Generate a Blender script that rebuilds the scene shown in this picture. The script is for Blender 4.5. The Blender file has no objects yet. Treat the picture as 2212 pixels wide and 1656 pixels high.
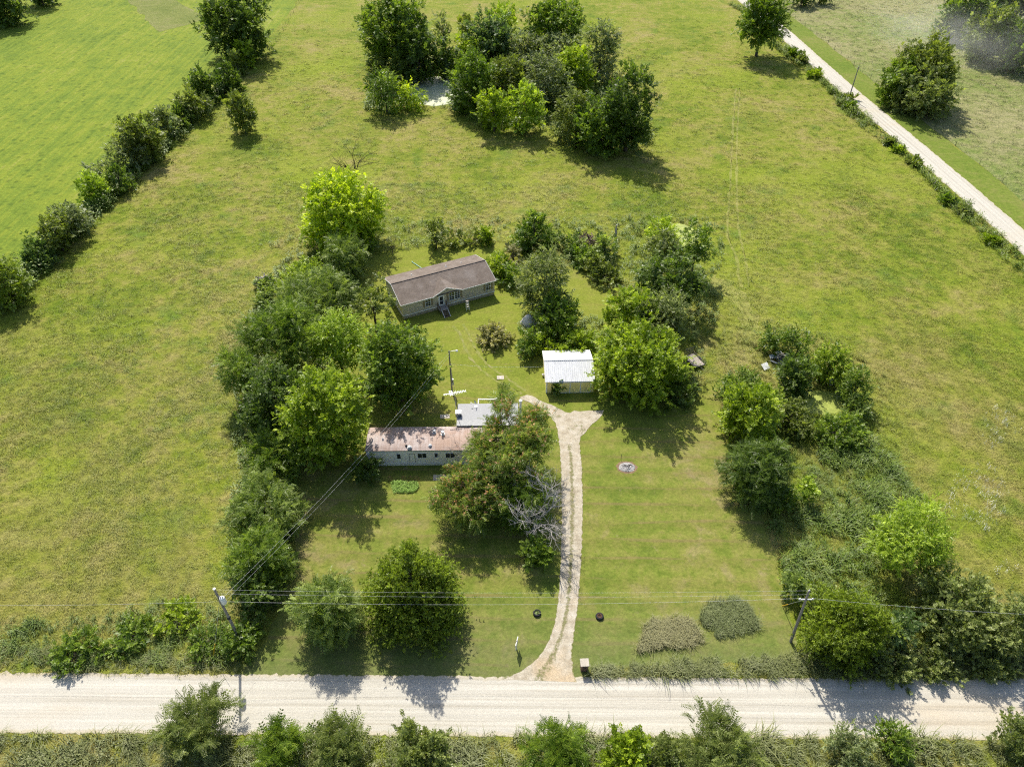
import bpy, bmesh, math, random
import numpy as np
from mathutils import Vector, Matrix, geometry as mgeo

# ------------------------------------------------------------------ camera, sky, sun, exposure
CAM_H, PITCH, FOC = 74.0, 42.0, 1535.0          # metres, degrees below horizon, focal length for a 2212 px wide picture
SUN_ELEV, SUN_AZ = 48.0, 16.0                   # sun stands behind the scene, a little to the left
sc = bpy.context.scene
col = sc.collection
cd = bpy.data.cameras.new('camera'); cam = bpy.data.objects.new('camera', cd); col.objects.link(cam)
cam.location = (0, 0, CAM_H); cam.rotation_euler = (math.radians(90 - PITCH), 0, 0)
cd.sensor_width = 36; cd.lens = 36 * FOC / 2212; cd.clip_end = 6000; cd.clip_start = 0.5
sc.camera = cam
sc.view_settings.view_transform = 'Standard'; sc.view_settings.look = 'None'
sc.view_settings.exposure = 0.76; sc.view_settings.gamma = 1.0
w = bpy.data.worlds.new('World'); sc.world = w; w.use_nodes = True
wn = w.node_tree; bg = wn.nodes['Background']
sky = wn.nodes.new('ShaderNodeTexSky'); sky.sky_type = 'NISHITA'; sky.sun_disc = False
sky.sun_elevation = math.radians(SUN_ELEV); sky.sun_rotation = math.radians(-SUN_AZ)
sky.air_density = 1.0; sky.dust_density = 2.0; sky.ozone_density = 1.0
wn.links.new(sky.outputs[0], bg.inputs[0]); bg.inputs[1].default_value = 0.11
sl = bpy.data.lights.new('sun', 'SUN'); so = bpy.data.objects.new('sun', sl); col.objects.link(so)
sl.energy = 4.2; sl.angle = math.radians(0.53); sl.color = (1.0, 0.945, 0.84)
a_, e_ = math.radians(SUN_AZ), math.radians(SUN_ELEV)
SUN_DIR = Vector((-math.sin(a_) * math.cos(e_), math.cos(a_) * math.cos(e_), math.sin(e_)))   # towards the sun
so.rotation_euler = SUN_DIR.to_track_quat('Z', 'Y').to_euler(); so.location = (0, 0, 200)
sc.cycles.use_denoising = False; sc.cycles.filter_width = 1.2
sc.cycles.max_bounces = 5; sc.cycles.diffuse_bounces = 3; sc.cycles.transmission_bounces = 4
sc.cycles.transparent_max_bounces = 8; sc.cycles.volume_bounces = 4
sc.cycles.use_adaptive_sampling = True; sc.cycles.adaptive_threshold = 0.03

RNG = np.random.default_rng(7)
random.seed(7)
_p = math.radians(PITCH)
_fw = np.array([0, math.cos(_p), -math.sin(_p)]); _up = np.array([0, math.sin(_p), math.cos(_p)])

def ray(x, y):
    return _fw + (x - 1106) / FOC * np.array([1.0, 0, 0]) + (828 - y) / FOC * _up
def gp(x, y, z=0.0):
    """survey point of the photograph -> ground coordinates at height z"""
    r = ray(x, y); t = (z - CAM_H) / r[2]
    return np.array([0, 0, CAM_H]) + t * r
def gv(x, y, z=0.0): return Vector(gp(x, y, z))
def g2(pts): return [tuple(gp(x, y)[:2]) for x, y in pts]
def depth_of(p): return float((np.asarray(p, float) - np.array([0, 0, CAM_H])) @ _fw)
def hgt(base, top_px):
    r = ray(*top_px); return CAM_H + base[1] / r[1] * r[2]

# ------------------------------------------------------------------ node helpers
class NT:
    def __init__(s, name):
        s.m = bpy.data.materials.new(name); s.m.use_nodes = True; s.t = s.m.node_tree; s.t.nodes.clear()
        s.out = s.n('ShaderNodeOutputMaterial')
    def n(s, k, **kw):
        nd = s.t.nodes.new(k)
        for a, b in kw.items(): setattr(nd, a, b)
        return nd
    def put(s, sock, v):
        if hasattr(v, 'links'): s.t.links.new(v, sock)
        elif v is not None:
            if isinstance(v, (tuple, list)) and len(v) == 3 and sock.type == 'RGBA': v = (*v, 1)
            sock.default_value = v
    def pos(s): return s.n('ShaderNodeNewGeometry').outputs['Position']
    def objpos(s): return s.n('ShaderNodeTexCoord').outputs['Object']
    def uv(s): return s.n('ShaderNodeTexCoord').outputs['UV']
    def map(s, v, scale=(1, 1, 1), loc=(0, 0, 0), rot=(0, 0, 0)):
        m = s.n('ShaderNodeMapping'); s.put(m.inputs[0], v)
        m.inputs['Location'].default_value = loc; m.inputs['Scale'].default_value = scale; m.inputs['Rotation'].default_value = rot
        return m.outputs[0]
    def noise(s, v, scale, detail=3, rough=0.55, dist=0.0):
        x = s.n('ShaderNodeTexNoise'); s.put(x.inputs['Vector'], v); x.inputs['Scale'].default_value = scale
        x.inputs['Detail'].default_value = detail; x.inputs['Roughness'].default_value = rough; x.inputs['Distortion'].default_value = dist
        return x.outputs[0]
    def voro(s, v, scale, feature='F1'):
        x = s.n('ShaderNodeTexVoronoi', feature=feature); s.put(x.inputs['Vector'], v); x.inputs['Scale'].default_value = scale
        return x.outputs[0]
    def ramp(s, f, stops):
        r = s.n('ShaderNodeValToRGB'); s.put(r.inputs[0], f); e = r.color_ramp.elements
        while len(e) < len(stops): e.new(0.5)
        for i, (p, c) in enumerate(stops):
            e[i].position = p; e[i].color = (*c, 1) if not isinstance(c, (int, float)) else (c, c, c, 1)
        return r.outputs[0]
    def mix(s, f, a, b, mode='MIX'):
        m = s.n('ShaderNodeMix', data_type='RGBA', blend_type=mode)
        s.put(m.inputs[0], f); s.put(m.inputs[6], a); s.put(m.inputs[7], b); return m.outputs[2]
    def math(s, op, a, b=None, c=None):
        m = s.n('ShaderNodeMath', operation=op); s.put(m.inputs[0], a)
        if b is not None: s.put(m.inputs[1], b)
        if c is not None: s.put(m.inputs[2], c)
        return m.outputs[0]
    def rng(s, v, a, b, c, d):
        m = s.n('ShaderNodeMapRange'); s.put(m.inputs[0], v)
        for i, x in enumerate((a, b, c, d)): m.inputs[i + 1].default_value = x
        return m.outputs[0]
    def upnormal(s, k=0.7):
        g = s.n('ShaderNodeNewGeometry'); a = s.n('ShaderNodeVectorMath', operation='SCALE'); s.put(a.inputs[0], g.outputs['Normal']); a.inputs['Scale'].default_value = 1 - k
        b = s.n('ShaderNodeVectorMath', operation='ADD'); s.put(b.inputs[0], a.outputs[0]); b.inputs[1].default_value = (0, 0, k)
        c = s.n('ShaderNodeVectorMath', operation='NORMALIZE'); s.put(c.inputs[0], b.outputs[0]); return c.outputs[0]
    def sep(s, v): x = s.n('ShaderNodeSeparateXYZ'); s.put(x.inputs[0], v); return x.outputs
    def bump(s, h, strength=0.5, dist=0.1):
        b = s.n('ShaderNodeBump'); s.put(b.inputs['Height'], h); b.inputs['Strength'].default_value = strength; b.inputs['Distance'].default_value = dist
        return b.outputs[0]
    def surf(s, color, rough=0.8, normal=None, spec=0.25, metal=0.0):
        p = s.n('ShaderNodeBsdfPrincipled'); s.put(p.inputs['Base Color'], color); s.put(p.inputs['Roughness'], rough)
        p.inputs['Specular IOR Level'].default_value = spec; p.inputs['Metallic'].default_value = metal
        if normal is not None: s.put(p.inputs['Normal'], normal)
        s.t.links.new(p.outputs[0], s.out.inputs[0]); return s.m
    def leaf(s, color, trans=0.35, tint=(1.25, 1.2, 0.6), gloss=0.06, rough=0.45, normal=None):
        d = s.n('ShaderNodeBsdfDiffuse'); s.put(d.inputs[0], color)
        tc = s.mix(1.0, color, tint, 'MULTIPLY')
        t = s.n('ShaderNodeBsdfTranslucent'); s.put(t.inputs[0], tc)
        g = s.n('ShaderNodeBsdfGlossy'); g.inputs['Roughness'].default_value = rough; g.inputs[0].default_value = (1, 1, 1, 1)
        if normal is not None:
            for x in (d, t, g): s.put(x.inputs['Normal'], normal)
        m1 = s.n('ShaderNodeMixShader'); m1.inputs[0].default_value = trans
        s.t.links.new(d.outputs[0], m1.inputs[1]); s.t.links.new(t.outputs[0], m1.inputs[2])
        m2 = s.n('ShaderNodeMixShader'); m2.inputs[0].default_value = gloss
        s.t.links.new(m1.outputs[0], m2.inputs[1]); s.t.links.new(g.outputs[0], m2.inputs[2])
        s.t.links.new(m2.outputs[0], s.out.inputs[0]); return s.m

def simple(name, c, rough=0.7, var=0.15, scale=3.0, spec=0.25, metal=0.0, bump=0.0):
    t = NT(name); p = t.objpos(); n = t.noise(p, scale, 4, 0.6)
    f = t.rng(n, 0.25, 0.75, 1 - var, 1 + var)
    k = t.mix(1.0, c, f, 'MULTIPLY')
    return t.surf(k, rough, t.bump(n, bump, 0.02) if bump else None, spec, metal)

# ------------------------------------------------------------------ ground materials
def meadow_color(t):
    p = t.pos()
    n1 = t.noise(p, 0.013, 2); n2 = t.noise(p, 0.055, 4, 0.6, 0.4); n3 = t.noise(p, 0.33, 4, 0.65); n4 = t.noise(p, 1.9, 4, 0.7)
    a = t.math('MULTIPLY_ADD', n2, 0.45, t.math('MULTIPLY', n3, 0.40)); a = t.math('MULTIPLY_ADD', n1, 0.15, a)
    c = t.ramp(a, [(0.38, (0.098, 0.146, 0.010)), (0.46, (0.158, 0.192, 0.020)), (0.52, (0.206, 0.212, 0.038)), (0.60, (0.248, 0.218, 0.072))])
    b = t.noise(t.map(p, loc=(71, 33, 0)), 0.03, 3, 0.6)
    c = t.mix(t.rng(b, 0.50, 0.66, 0, 0.75), c, (0.190, 0.235, 0.020))
    gq = t.noise(t.map(p, loc=(-19, 57, 0)), 0.11, 4, 0.6)
    c = t.mix(t.rng(gq, 0.57, 0.68, 0, 0.7), c, (0.098, 0.160, 0.018))
    xyz = t.sep(p); sp = t.noise(t.map(p, loc=(5, 91, 0)), 0.045, 4, 0.62, 0.6)
    near = t.math('MULTIPLY', t.rng(xyz[1], 45, 120, 1.0, 0.25), t.rng(sp, 0.46, 0.62, 0, 0.6))
    c = t.mix(near, c, t.mix(t.rng(n3, 0.4, 0.6, 0, 1), (0.182, 0.160, 0.042), (0.232, 0.208, 0.072)))
    f = t.rng(n4, 0.25, 0.75, 0.74, 1.22)
    return t.mix(1.0, c, f, 'MULTIPLY'), n4, p

def mat_meadow():
    t = NT('meadow_soil'); c, n4, p = meadow_color(t)
    h = t.math('ADD', t.noise(p, 1.1, 4, 0.7), t.math('MULTIPLY', t.noise(p, 5.0, 3, 0.7), 0.4))
    return t.surf(c, 0.95, t.bump(h, 0.75, 0.5), 0.1)
def mat_tuft():
    t = NT('meadow_grass_blades'); c, n4, p = meadow_color(t)
    oi = t.n('ShaderNodeObjectInfo').outputs['Random']
    c = t.mix(t.rng(oi, 0.6, 1.0, 0, 0.5), c, (0.235, 0.21, 0.07))
    c = t.mix(t.rng(oi, 0.25, 0.0, 0, 0.4), c, (0.10, 0.165, 0.016))
    c = t.mix(1.0, c, (1.6, 1.65, 1.4), 'MULTIPLY')
    return t.leaf(c, 0.3, (1.1, 1.15, 0.6), 0.02, 0.5, t.upnormal())
def mat_weeds(name, c0, c1, c2):
    t = NT(name); p = t.pos(); n = t.noise(p, 0.45, 4, 0.65); oi = t.n('ShaderNodeObjectInfo').outputs['Random']
    a = t.math('MULTIPLY_ADD', oi, 0.25, t.math('MULTIPLY_ADD', n, 0.35, t.math('MULTIPLY', t.noise(p, 5.0, 2), 0.4)))
    c = t.ramp(a, [(0.28, c0), (0.48, c1), (0.68, c2)])
    c = t.mix(1.0, c, (1.3, 1.3, 1.2), 'MULTIPLY')
    return t.leaf(c, 0.3, (1.1, 1.2, 0.6), 0.03, 0.5, t.upnormal(0.6))

def mat_lawn():
    t = NT('mown_lawn'); p = t.pos()
    n1 = t.noise(p, 0.05, 4, 0.6); n2 = t.noise(p, 0.32, 5, 0.65, 0.5); n3 = t.noise(p, 2.4, 4, 0.7)
    a = t.math('MULTIPLY_ADD', n1, 0.5, t.math('MULTIPLY', n2, 0.5))
    c = t.ramp(a, [(0.36, (0.086, 0.125, 0.018)), (0.46, (0.140, 0.168, 0.028)), (0.54, (0.178, 0.182, 0.042)), (0.64, (0.225, 0.19, 0.085))])
    m1 = t.noise(t.map(p, loc=(3, 8, 0)), 0.9, 5, 0.7)
    c = t.mix(t.rng(m1, 0.50, 0.66, 0, 0.6), c, (0.085, 0.125, 0.015)); c = t.mix(t.rng(m1, 0.44, 0.30, 0, 0.45), c, (0.215, 0.185, 0.07))
    # mower passes run along the road: thin worn lines and alternating bands
    xyz = t.sep(p); wob = t.math('MULTIPLY_ADD', t.noise(t.map(p, (0.05, 0.25, 1)), 1.0, 2), 1.6, t.math('MULTIPLY', xyz[0], 0.02))
    yy = t.math('ADD', xyz[1], wob)
    sw = t.math('SINE', t.math('MULTIPLY', yy, 2.2))
    c = t.mix(1.0, c, t.rng(sw, -1, 1, 0.93, 1.07), 'MULTIPLY')
    fr = t.math('FRACT', t.math('MULTIPLY', yy, 0.36))
    line = t.rng(t.math('ABSOLUTE', t.math('SUBTRACT', fr, 0.5)), 0.05, 0.11, 1, 0)
    brk = t.rng(t.noise(t.map(p, (0.09, 0.6, 1), (4, 9, 0)), 1.0, 3), 0.43, 0.58, 0, 1)
    c = t.mix(t.math('MULTIPLY', t.math('MULTIPLY', line, brk), 0.6), c, (0.185, 0.145, 0.06))
    c = t.mix(t.rng(xyz[1], 66, 92, 0, 0.55), c, (0.185, 0.215, 0.022))
    # bare earth spots
    b = t.noise(t.map(p, loc=(13, 5, 0)), 0.45, 5, 0.7)
    c = t.mix(t.rng(b, 0.64, 0.74, 0, 0.7), c, (0.26, 0.20, 0.12))
    # road dust settled on the strip beside the road
    dust = t.math('MULTIPLY', t.rng(xyz[1], 36.0, 46.0, 1, 0), t.rng(n2, 0.3, 0.6, 0.6, 1.0))
    c = t.mix(t.math('MULTIPLY', dust, 0.55), c, (0.10, 0.125, 0.055))
    c = t.mix(1.0, c, t.rng(n3, 0.25, 0.75, 0.72, 1.25), 'MULTIPLY')
    h = t.math('ADD', t.noise(p, 3.0, 4, 0.7), t.math('MULTIPLY', n2, 0.8))
    return t.surf(c, 0.95, t.bump(h, 0.55, 0.12), 0.1)

def mat_field(name, stops, sc1=0.04, sc2=0.3, bump=0.5, streak=0.0, dots=0.0):
    t = NT(name); p = t.pos()
    n1 = t.noise(p, sc1, 4, 0.6, 0.3); n2 = t.noise(p, sc2, 4, 0.65); n3 = t.noise(p, 1.4, 4, 0.7)
    a = t.math('MULTIPLY_ADD', n1, 0.55, t.math('MULTIPLY', n2, 0.45))
    if streak:
        s_ = t.noise(t.map(p, (0.9, 0.035, 1), rot=(0, 0, 0.55)), 1.0, 3, 0.6)
        a = t.math('MULTIPLY_ADD', s_, streak, t.math('MULTIPLY', a, 1 - streak))
    c = t.ramp(a, stops)
    if dots:
        v = t.voro(p, 0.42); c = t.mix(t.rng(v, 0.12, 0.34, dots, 0), c, (0.035, 0.07, 0.008))
    c = t.mix(1.0, c, t.rng(n3, 0.25, 0.75, 0.72, 1.25), 'MULTIPLY')
    return t.surf(c, 0.95, t.bump(t.math('ADD', n3, n2), bump, 0.5), 0.1)

def mat_road(name):
    t = NT(name); p = t.pos(); uv = t.sep(t.uv())      # u across 0..1, v metres along
    st = t.noise(t.map(t.uv(), (26, 0.035, 1)), 1.0, 3, 0.6); st2 = t.noise(t.map(t.uv(), (7, 0.02, 1), (3, 8, 0)), 1.0, 3, 0.5)
    n = t.noise(p, 1.6, 5, 0.7); fine = t.noise(p, 11.0, 3, 0.7)
    c = t.ramp(t.math('MULTIPLY_ADD', st, 0.6, t.math('MULTIPLY', st2, 0.4)), [(0.34, (0.345, 0.315, 0.258)), (0.46, (0.425, 0.40, 0.34)), (0.62, (0.475, 0.452, 0.395))])
    c = t.mix(t.rng(t.noise(t.map(p, (0.03, 0.1, 1)), 1.0, 3), 0.56, 0.72, 0, 0.6), c, (0.45, 0.37, 0.26))
    edge = t.rng(t.math('ABSOLUTE', t.math('SUBTRACT', uv[0], 0.5)), 0.37, 0.5, 0, 1)
    e2 = t.math('ADD', edge, t.math('MULTIPLY_ADD', n, 1.1, -0.55))
    c = t.mix(t.rng(e2, 0.35, 0.9, 0, 0.85), c, (0.40, 0.35, 0.255))
    eg = t.math('ADD', edge, t.math('MULTIPLY_ADD', t.noise(p, 2.3, 4, 0.7), 1.3, -0.65))
    c = t.mix(t.rng(eg, 0.93, 1.12, 0, 0.9), c, (0.15, 0.155, 0.07))
    rut = t.math('COSINE', t.math('MULTIPLY', uv[0], 31.4))
    c = t.mix(1.0, c, t.rng(t.math('MULTIPLY', rut, t.rng(t.noise(t.map(t.uv(), (1, 0.05, 1)), 1.0, 2), .3, .7, .3, 1)), -1, 1, 0.93, 1.06), 'MULTIPLY')
    peb = t.rng(fine, 0.3, 0.7, 0.80, 1.16)
    c = t.mix(1.0, c, peb, 'MULTIPLY')
    return t.surf(c, 0.95, t.bump(t.math('ADD', fine, n), 0.35, 0.04), 0.15)

def mat_drive(fan=False):
    t = NT('driveway_fan_gravel' if fan else 'driveway_gravel'); p = t.pos(); uv = t.sep(t.uv())
    n = t.noise(p, 0.9, 4, 0.65); fine = t.noise(p, 7.0, 4, 0.75); f2 = t.noise(p, 2.6, 4, 0.75)
    c = t.ramp(n, [(0.35, (0.31, 0.265, 0.195)), (0.5, (0.39, 0.345, 0.265)), (0.65, (0.44, 0.40, 0.33))])
    c = t.mix(t.math('MULTIPLY', t.rng(t.noise(p, 0.16, 3), 0.5, 0.65, 0, 0.65), t.rng(t.sep(p)[1], 52, 40, 0, 1)), c, (0.44, 0.33, 0.20))
    d = t.math('ABSOLUTE', t.math('SUBTRACT', uv[0], 0.5))
    mid = t.rng(d, 0.03, 0.19, 1, 0); edge = t.rng(d, 0.36, 0.5, 0, 1)
    if fan: mid = t.rng(t.noise(t.map(p, loc=(9, 2, 0)), 0.45, 4, .65), 0.48, 0.66, 0, 0.75); edge = 0.0
    g = t.rng(t.math('MULTIPLY_ADD', mid, 0.27, t.math('MULTIPLY_ADD', t.noise(p, 0.7, 3), 0.35, t.math('MULTIPLY', f2, 0.7))), 0.64, 0.80, 0, 0.85)
    c = t.mix(g, c, t.mix(t.rng(f2, .4, .6, 0, 1), (0.20, 0.165, 0.09), (0.125, 0.135, 0.04)))
    eg = t.math('ADD', edge, t.math('MULTIPLY_ADD', t.noise(p, 1.4, 4, 0.7), 1.4, -0.7))
    c = t.mix(t.rng(eg, 0.75 if not fan else 0.55, 1.0, 0, 0.95), c, (0.125, 0.135, 0.028))
    c = t.mix(1.0, c, t.rng(fine, 0.3, 0.7, 0.72, 1.22), 'MULTIPLY')
    return t.surf(c, 0.95, t.bump(t.math('ADD', fine, f2), 0.5, 0.06), 0.15)

M = {}
M['meadow'] = mat_meadow(); M['tuft'] = mat_tuft(); M['lawn'] = mat_lawn()
M['field'] = mat_field('hay_field_grass', [(0.36, (0.080, 0.130, 0.014)), (0.46, (0.130, 0.182, 0.020)), (0.54, (0.175, 0.215, 0.022)), (0.63, (0.225, 0.232, 0.055))], 0.022, 0.2, 0.4, 0.35, 0.5)
M['fallow'] = mat_field('fallow_patch_grass', [(0.35, (0.115, 0.145, 0.03)), (0.5, (0.155, 0.175, 0.045)), (0.62, (0.19, 0.19, 0.07))], 0.06, 0.4, 0.6)
M['pasture'] = mat_field('pasture_grass', [(0.36, (0.105, 0.160, 0.030)), (0.46, (0.165, 0.195, 0.055)), (0.54, (0.215, 0.215, 0.088)), (0.63, (0.26, 0.24, 0.12))], 0.025, 0.35, 0.7)
M['verge'] = mat_field('verge_grass', [(0.35, (0.09, 0.14, 0.015)), (0.5, (0.13, 0.17, 0.025)), (0.65, (0.18, 0.18, 0.05))], 0.05, 0.5, 0.3)
M['track'] = mat_field('pressed_grass', [(0.35, (0.16, 0.165, 0.06)), (0.5, (0.22, 0.21, 0.09)), (0.65, (0.28, 0.25, 0.13))], 0.1, 0.8, 0.4)
t = NT('pressed_meadow_grass'); c_, n4_, p_ = meadow_color(t)
M['track'] = t.surf(t.mix(t.rng(n4_, .35, .65, .1, .6), c_, (0.27, 0.24, 0.105)), 0.95, t.bump(n4_, .4, .2), 0.1)
M['road'] = mat_road('limestone_gravel'); M['drive'] = mat_drive(); M['fan'] = mat_drive(True)

# ------------------------------------------------------------------ object helpers
def tag(o, label=None, cat=None, group=None, kind=None):
    if label: o['label'] = label
    if cat: o['category'] = cat
    if group: o['group'] = group
    if kind: o['kind'] = kind
    return o
def mesh_obj(name, me, mat, parent=None):
    o = bpy.data.objects.new(name, me); col.objects.link(o)
    if mat is not None and not me.materials: me.materials.append(mat)
    if parent is not None: o.parent = parent
    return o
def empty(name, loc, rz=0.0):
    o = bpy.data.objects.new(name, None); col.objects.link(o); o.location = loc; o.rotation_euler = (0, 0, rz); o.empty_display_size = 0.3
    return o
class MB:
    def __init__(s): s.v = []; s.f = []
    def add(s, vs, fs):
        b = len(s.v); s.v += [tuple(x) for x in vs]; s.f += [tuple(b + i for i in f) for f in fs]; return s
    def box(s, x0, x1, y0, y1, z0, z1):
        return s.add([(x0, y0, z0), (x1, y0, z0), (x1, y1, z0), (x0, y1, z0), (x0, y0, z1), (x1, y0, z1), (x1, y1, z1), (x0, y1, z1)],
                     [(3, 2, 1, 0), (4, 5, 6, 7), (0, 1, 5, 4), (1, 2, 6, 5), (2, 3, 7, 6), (3, 0, 4, 7)])
    def slab(s, quad, th):
        """a quad of four points thickened downwards along its normal"""
        q = [Vector(p) for p in quad]; n = (q[1] - q[0]).cross(q[3] - q[0]).normalized()
        if n.z < 0: n = -n
        b = [p - n * th for p in q]
        return s.add(q + b, [(0, 1, 2, 3), (7, 6, 5, 4), (0, 4, 5, 1), (1, 5, 6, 2), (2, 6, 7, 3), (3, 7, 4, 0)])
    def bar(s, a, b, wd, ht=None):
        a, b = Vector(a), Vector(b); ht = ht or wd; d = (b - a).normalized()
        u = d.cross(Vector((0, 0, 1))); u = Vector((1, 0, 0)) if u.length < 1e-4 else u.normalized(); v = u.cross(d)
        vs = []
        for p in (a, b):
            for i, j in ((-1, -1), (1, -1), (1, 1), (-1, 1)): vs.append(p + u * (i * wd / 2) + v * (j * ht / 2))
        return s.add(vs, [(3, 2, 1, 0), (4, 5, 6, 7), (0, 1, 5, 4), (1, 2, 6, 5), (2, 3, 7, 6), (3, 0, 4, 7)])
    def tube(s, pts, rad, n=6, cap=True):
        pts = [Vector(p) for p in pts]; b = len(s.v); m = len(pts)
        for i, p in enumerate(pts):
            d = (pts[min(i + 1, m - 1)] - pts[max(i - 1, 0)]).normalized()
            u = d.cross(Vector((0.13, 0.02, 1))); u = Vector((1, 0, 0)) if u.length < 1e-3 else u.normalized(); v = d.cross(u)
            r = rad[i] if isinstance(rad, (list, tuple)) else rad
            for k in range(n):
                a = 2 * math.pi * k / n; s.v.append(tuple(p + u * (math.cos(a) * r) + v * (math.sin(a) * r)))
        for i in range(m - 1):
            for k in range(n): s.f.append((b + i * n + k, b + i * n + (k + 1) % n, b + (i + 1) * n + (k + 1) % n, b + (i + 1) * n + k))
        if cap:
            s.f.append(tuple(b + k for k in reversed(range(n)))); s.f.append(tuple(b + (m - 1) * n + k for k in range(n)))
        return s
    def lathe(s, prof, n=14, c=(0, 0, 0)):
        b = len(s.v)
        for r, z in prof:
            for k in range(n):
                a = 2 * math.pi * k / n; s.v.append((c[0] + r * math.cos(a), c[1] + r * math.sin(a), c[2] + z))
        for i in range(len(prof) - 1):
            for k in range(n): s.f.append((b + i * n + k, b + i * n + (k + 1) % n, b + (i + 1) * n + (k + 1) % n, b + (i + 1) * n + k))
        return s
    def mesh(s, name, smooth=False):
        me = bpy.data.meshes.new(name); me.from_pydata(s.v, [], s.f); me.update()
        if smooth: me.polygons.foreach_set('use_smooth', [True] * len(me.polygons))
        return me
    def build(s, name, mat, parent=None, smooth=False): return mesh_obj(name, s.mesh(name, smooth), mat, parent)

def pip(px, py, poly):
    inside = np.zeros(px.shape, bool); n = len(poly)
    for i in range(n):
        x0, y0 = poly[i]; x1, y1 = poly[(i + 1) % n]
        if y0 == y1: continue
        c = ((y0 > py) != (y1 > py)) & (px < (x1 - x0) * (py - y0) / (y1 - y0) + x0)
        inside ^= c
    return inside
def roughen(poly, step=1.2, amp=0.35, seed=1, maxlen=400):
    r = np.random.default_rng(seed); out = []
    for i in range(len(poly)):
        a = np.array(poly[i]); b = np.array(poly[(i + 1) % len(poly)]); L = np.linalg.norm(b - a); k = max(1, int(min(L, maxlen) / step))
        nrm = np.array([-(b - a)[1], (b - a)[0]]) / max(L, 1e-6)
        for j in range(k):
            q = a + (b - a) * j / k
            out.append(tuple(q + nrm * (r.normal(0, amp) if j else 0)))
    return out
def sheet(name, poly, z, mat, label, cat, rough=None):
    pts = roughen(poly, *rough) if rough else poly
    tri = mgeo.tessellate_polygon([[Vector((x, y, 0)) for x, y in pts]])
    me = bpy.data.meshes.new(name); me.from_pydata([(x, y, z) for x, y in pts], [], [tuple(t) for t in tri]); me.update()
    bm = bmesh.new(); bm.from_mesh(me); bmesh.ops.recalc_face_normals(bm, faces=bm.faces)
    for f in bm.faces:
        if f.normal.z < 0: f.normal_flip()
    bm.to_mesh(me); bm.free()
    return tag(mesh_obj(name, me, mat), label, cat, None, 'structure')
def resample(pts, step):
    pts = [np.array(p, float) for p in pts]; out = []
    for i in range(len(pts) - 1):                       # Catmull-Rom
        p0 = pts[max(i - 1, 0)]; p1 = pts[i]; p2 = pts[i + 1]; p3 = pts[min(i + 2, len(pts) - 1)]
        k = max(1, int(np.linalg.norm(p2 - p1) / step))
        for j in range(k):
            t = j / k; out.append(0.5 * ((2 * p1) + (-p0 + p2) * t + (2 * p0 - 5 * p1 + 4 * p2 - p3) * t * t + (-p0 + 3 * p1 - 3 * p2 + p3) * t ** 3))
    out.append(pts[-1]); return np.array(out)
def strip(name, pts, width, z, mat, label, cat, step=1.5, jit=0.12, seed=3, parent=None):
    c = resample(pts, step); r = np.random.default_rng(seed); v = []; uv = []; f = []; s = 0.0
    ww = np.interp(np.linspace(0, 1, len(c)), np.linspace(0, 1, len(width)), width) if isinstance(width, (list, tuple)) else np.full(len(c), width)
    for i in range(len(c)):
        d = c[min(i + 1, len(c) - 1)] - c[max(i - 1, 0)]; d /= np.linalg.norm(d); n = np.array([-d[1], d[0]])
        if i: s += np.linalg.norm(c[i] - c[i - 1])
        for k in range(5):
            u = k / 4; j = r.normal(0, jit) if k in (0, 4) else 0
            q = c[i] + n * ((0.5 - u) * ww[i] + j); v.append((q[0], q[1], z)); uv.append((u, s))
        if i:
            a = (i - 1) * 5; b = i * 5
            for k in range(4): f.append((a + k + 1, a + k, b + k, b + k + 1)[::-1])
    me = bpy.data.meshes.new(name); me.from_pydata(v, [], f); me.update()
    if me.polygons[0].normal.z < 0: me.flip_normals()
    ul = me.uv_layers.new(name='UVMap'); li = np.empty(len(me.loops), np.int32); me.loops.foreach_get('vertex_index', li)
    ul.data.foreach_set('uv', np.array(uv, np.float32)[li].ravel())
    return tag(mesh_obj(name, me, mat, parent), label, cat, None, 'structure')

# ------------------------------------------------------------------ the ground
me = bpy.data.meshes.new('meadow'); me.from_pydata([(-2500, -600, 0), (2500, -600, 0), (2500, 4000, 0), (-2500, 4000, 0)], [], [(0, 1, 2, 3)])
tag(mesh_obj('meadow', me, M['meadow']), 'wide open meadow of uncut yellow green grass', 'meadow', None, 'structure')

HEDGE = g2([(660, -18), (560, 110), (505, 178), (440, 240), (335, 330), (225, 428), (110, 545), (0, 660), (-130, 800), (-330, 1010)])
FIELD = HEDGE + [(-400, 20), (-900, 60), (-1500, 500), (-1500, 2500), (-60, 2500), (-88, 500)]
sheet('hay_field', FIELD, 0.02, M['field'], 'smooth bright green hay field beyond the hedgerow on the left', 'field', (4, 0.4, 2))
sheet('fallow_patch', g2([(360, -8), (268, -6), (345, 70), (450, 42), (400, 14)]), 0.035, M['fallow'], 'dull olive uncut wedge inside the bright green field', 'field', (3, 0.5, 5))
LAWN = g2([(520, 1466), (560, 1400), (600, 1330), (632, 1240), (640, 1130), (640, 1040), (600, 960), (600, 860), (680, 700), (755, 600), (783, 556), (850, 545), (935, 531), (1120, 523), (1140, 560), (1190, 590), (1238, 577), (1266, 592), (1296, 612), (1330, 628), (1330, 690), (1420, 780), (1470, 850), (1556, 818), (1560, 930), (1604, 1085), (1642, 1105), (1668, 1180), (1690, 1260), (1708, 1340), (1722, 1405), (1726, 1428), (1640, 1425), (1500, 1436), (1400, 1440), (1290, 1446), (1256, 1456), (1240, 1474), (900, 1470)])
sheet('lawn', LAWN, 0.012, M['lawn'], 'mown yellow green lawn around the houses', 'lawn', (1.0, 0.18, 6))

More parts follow.
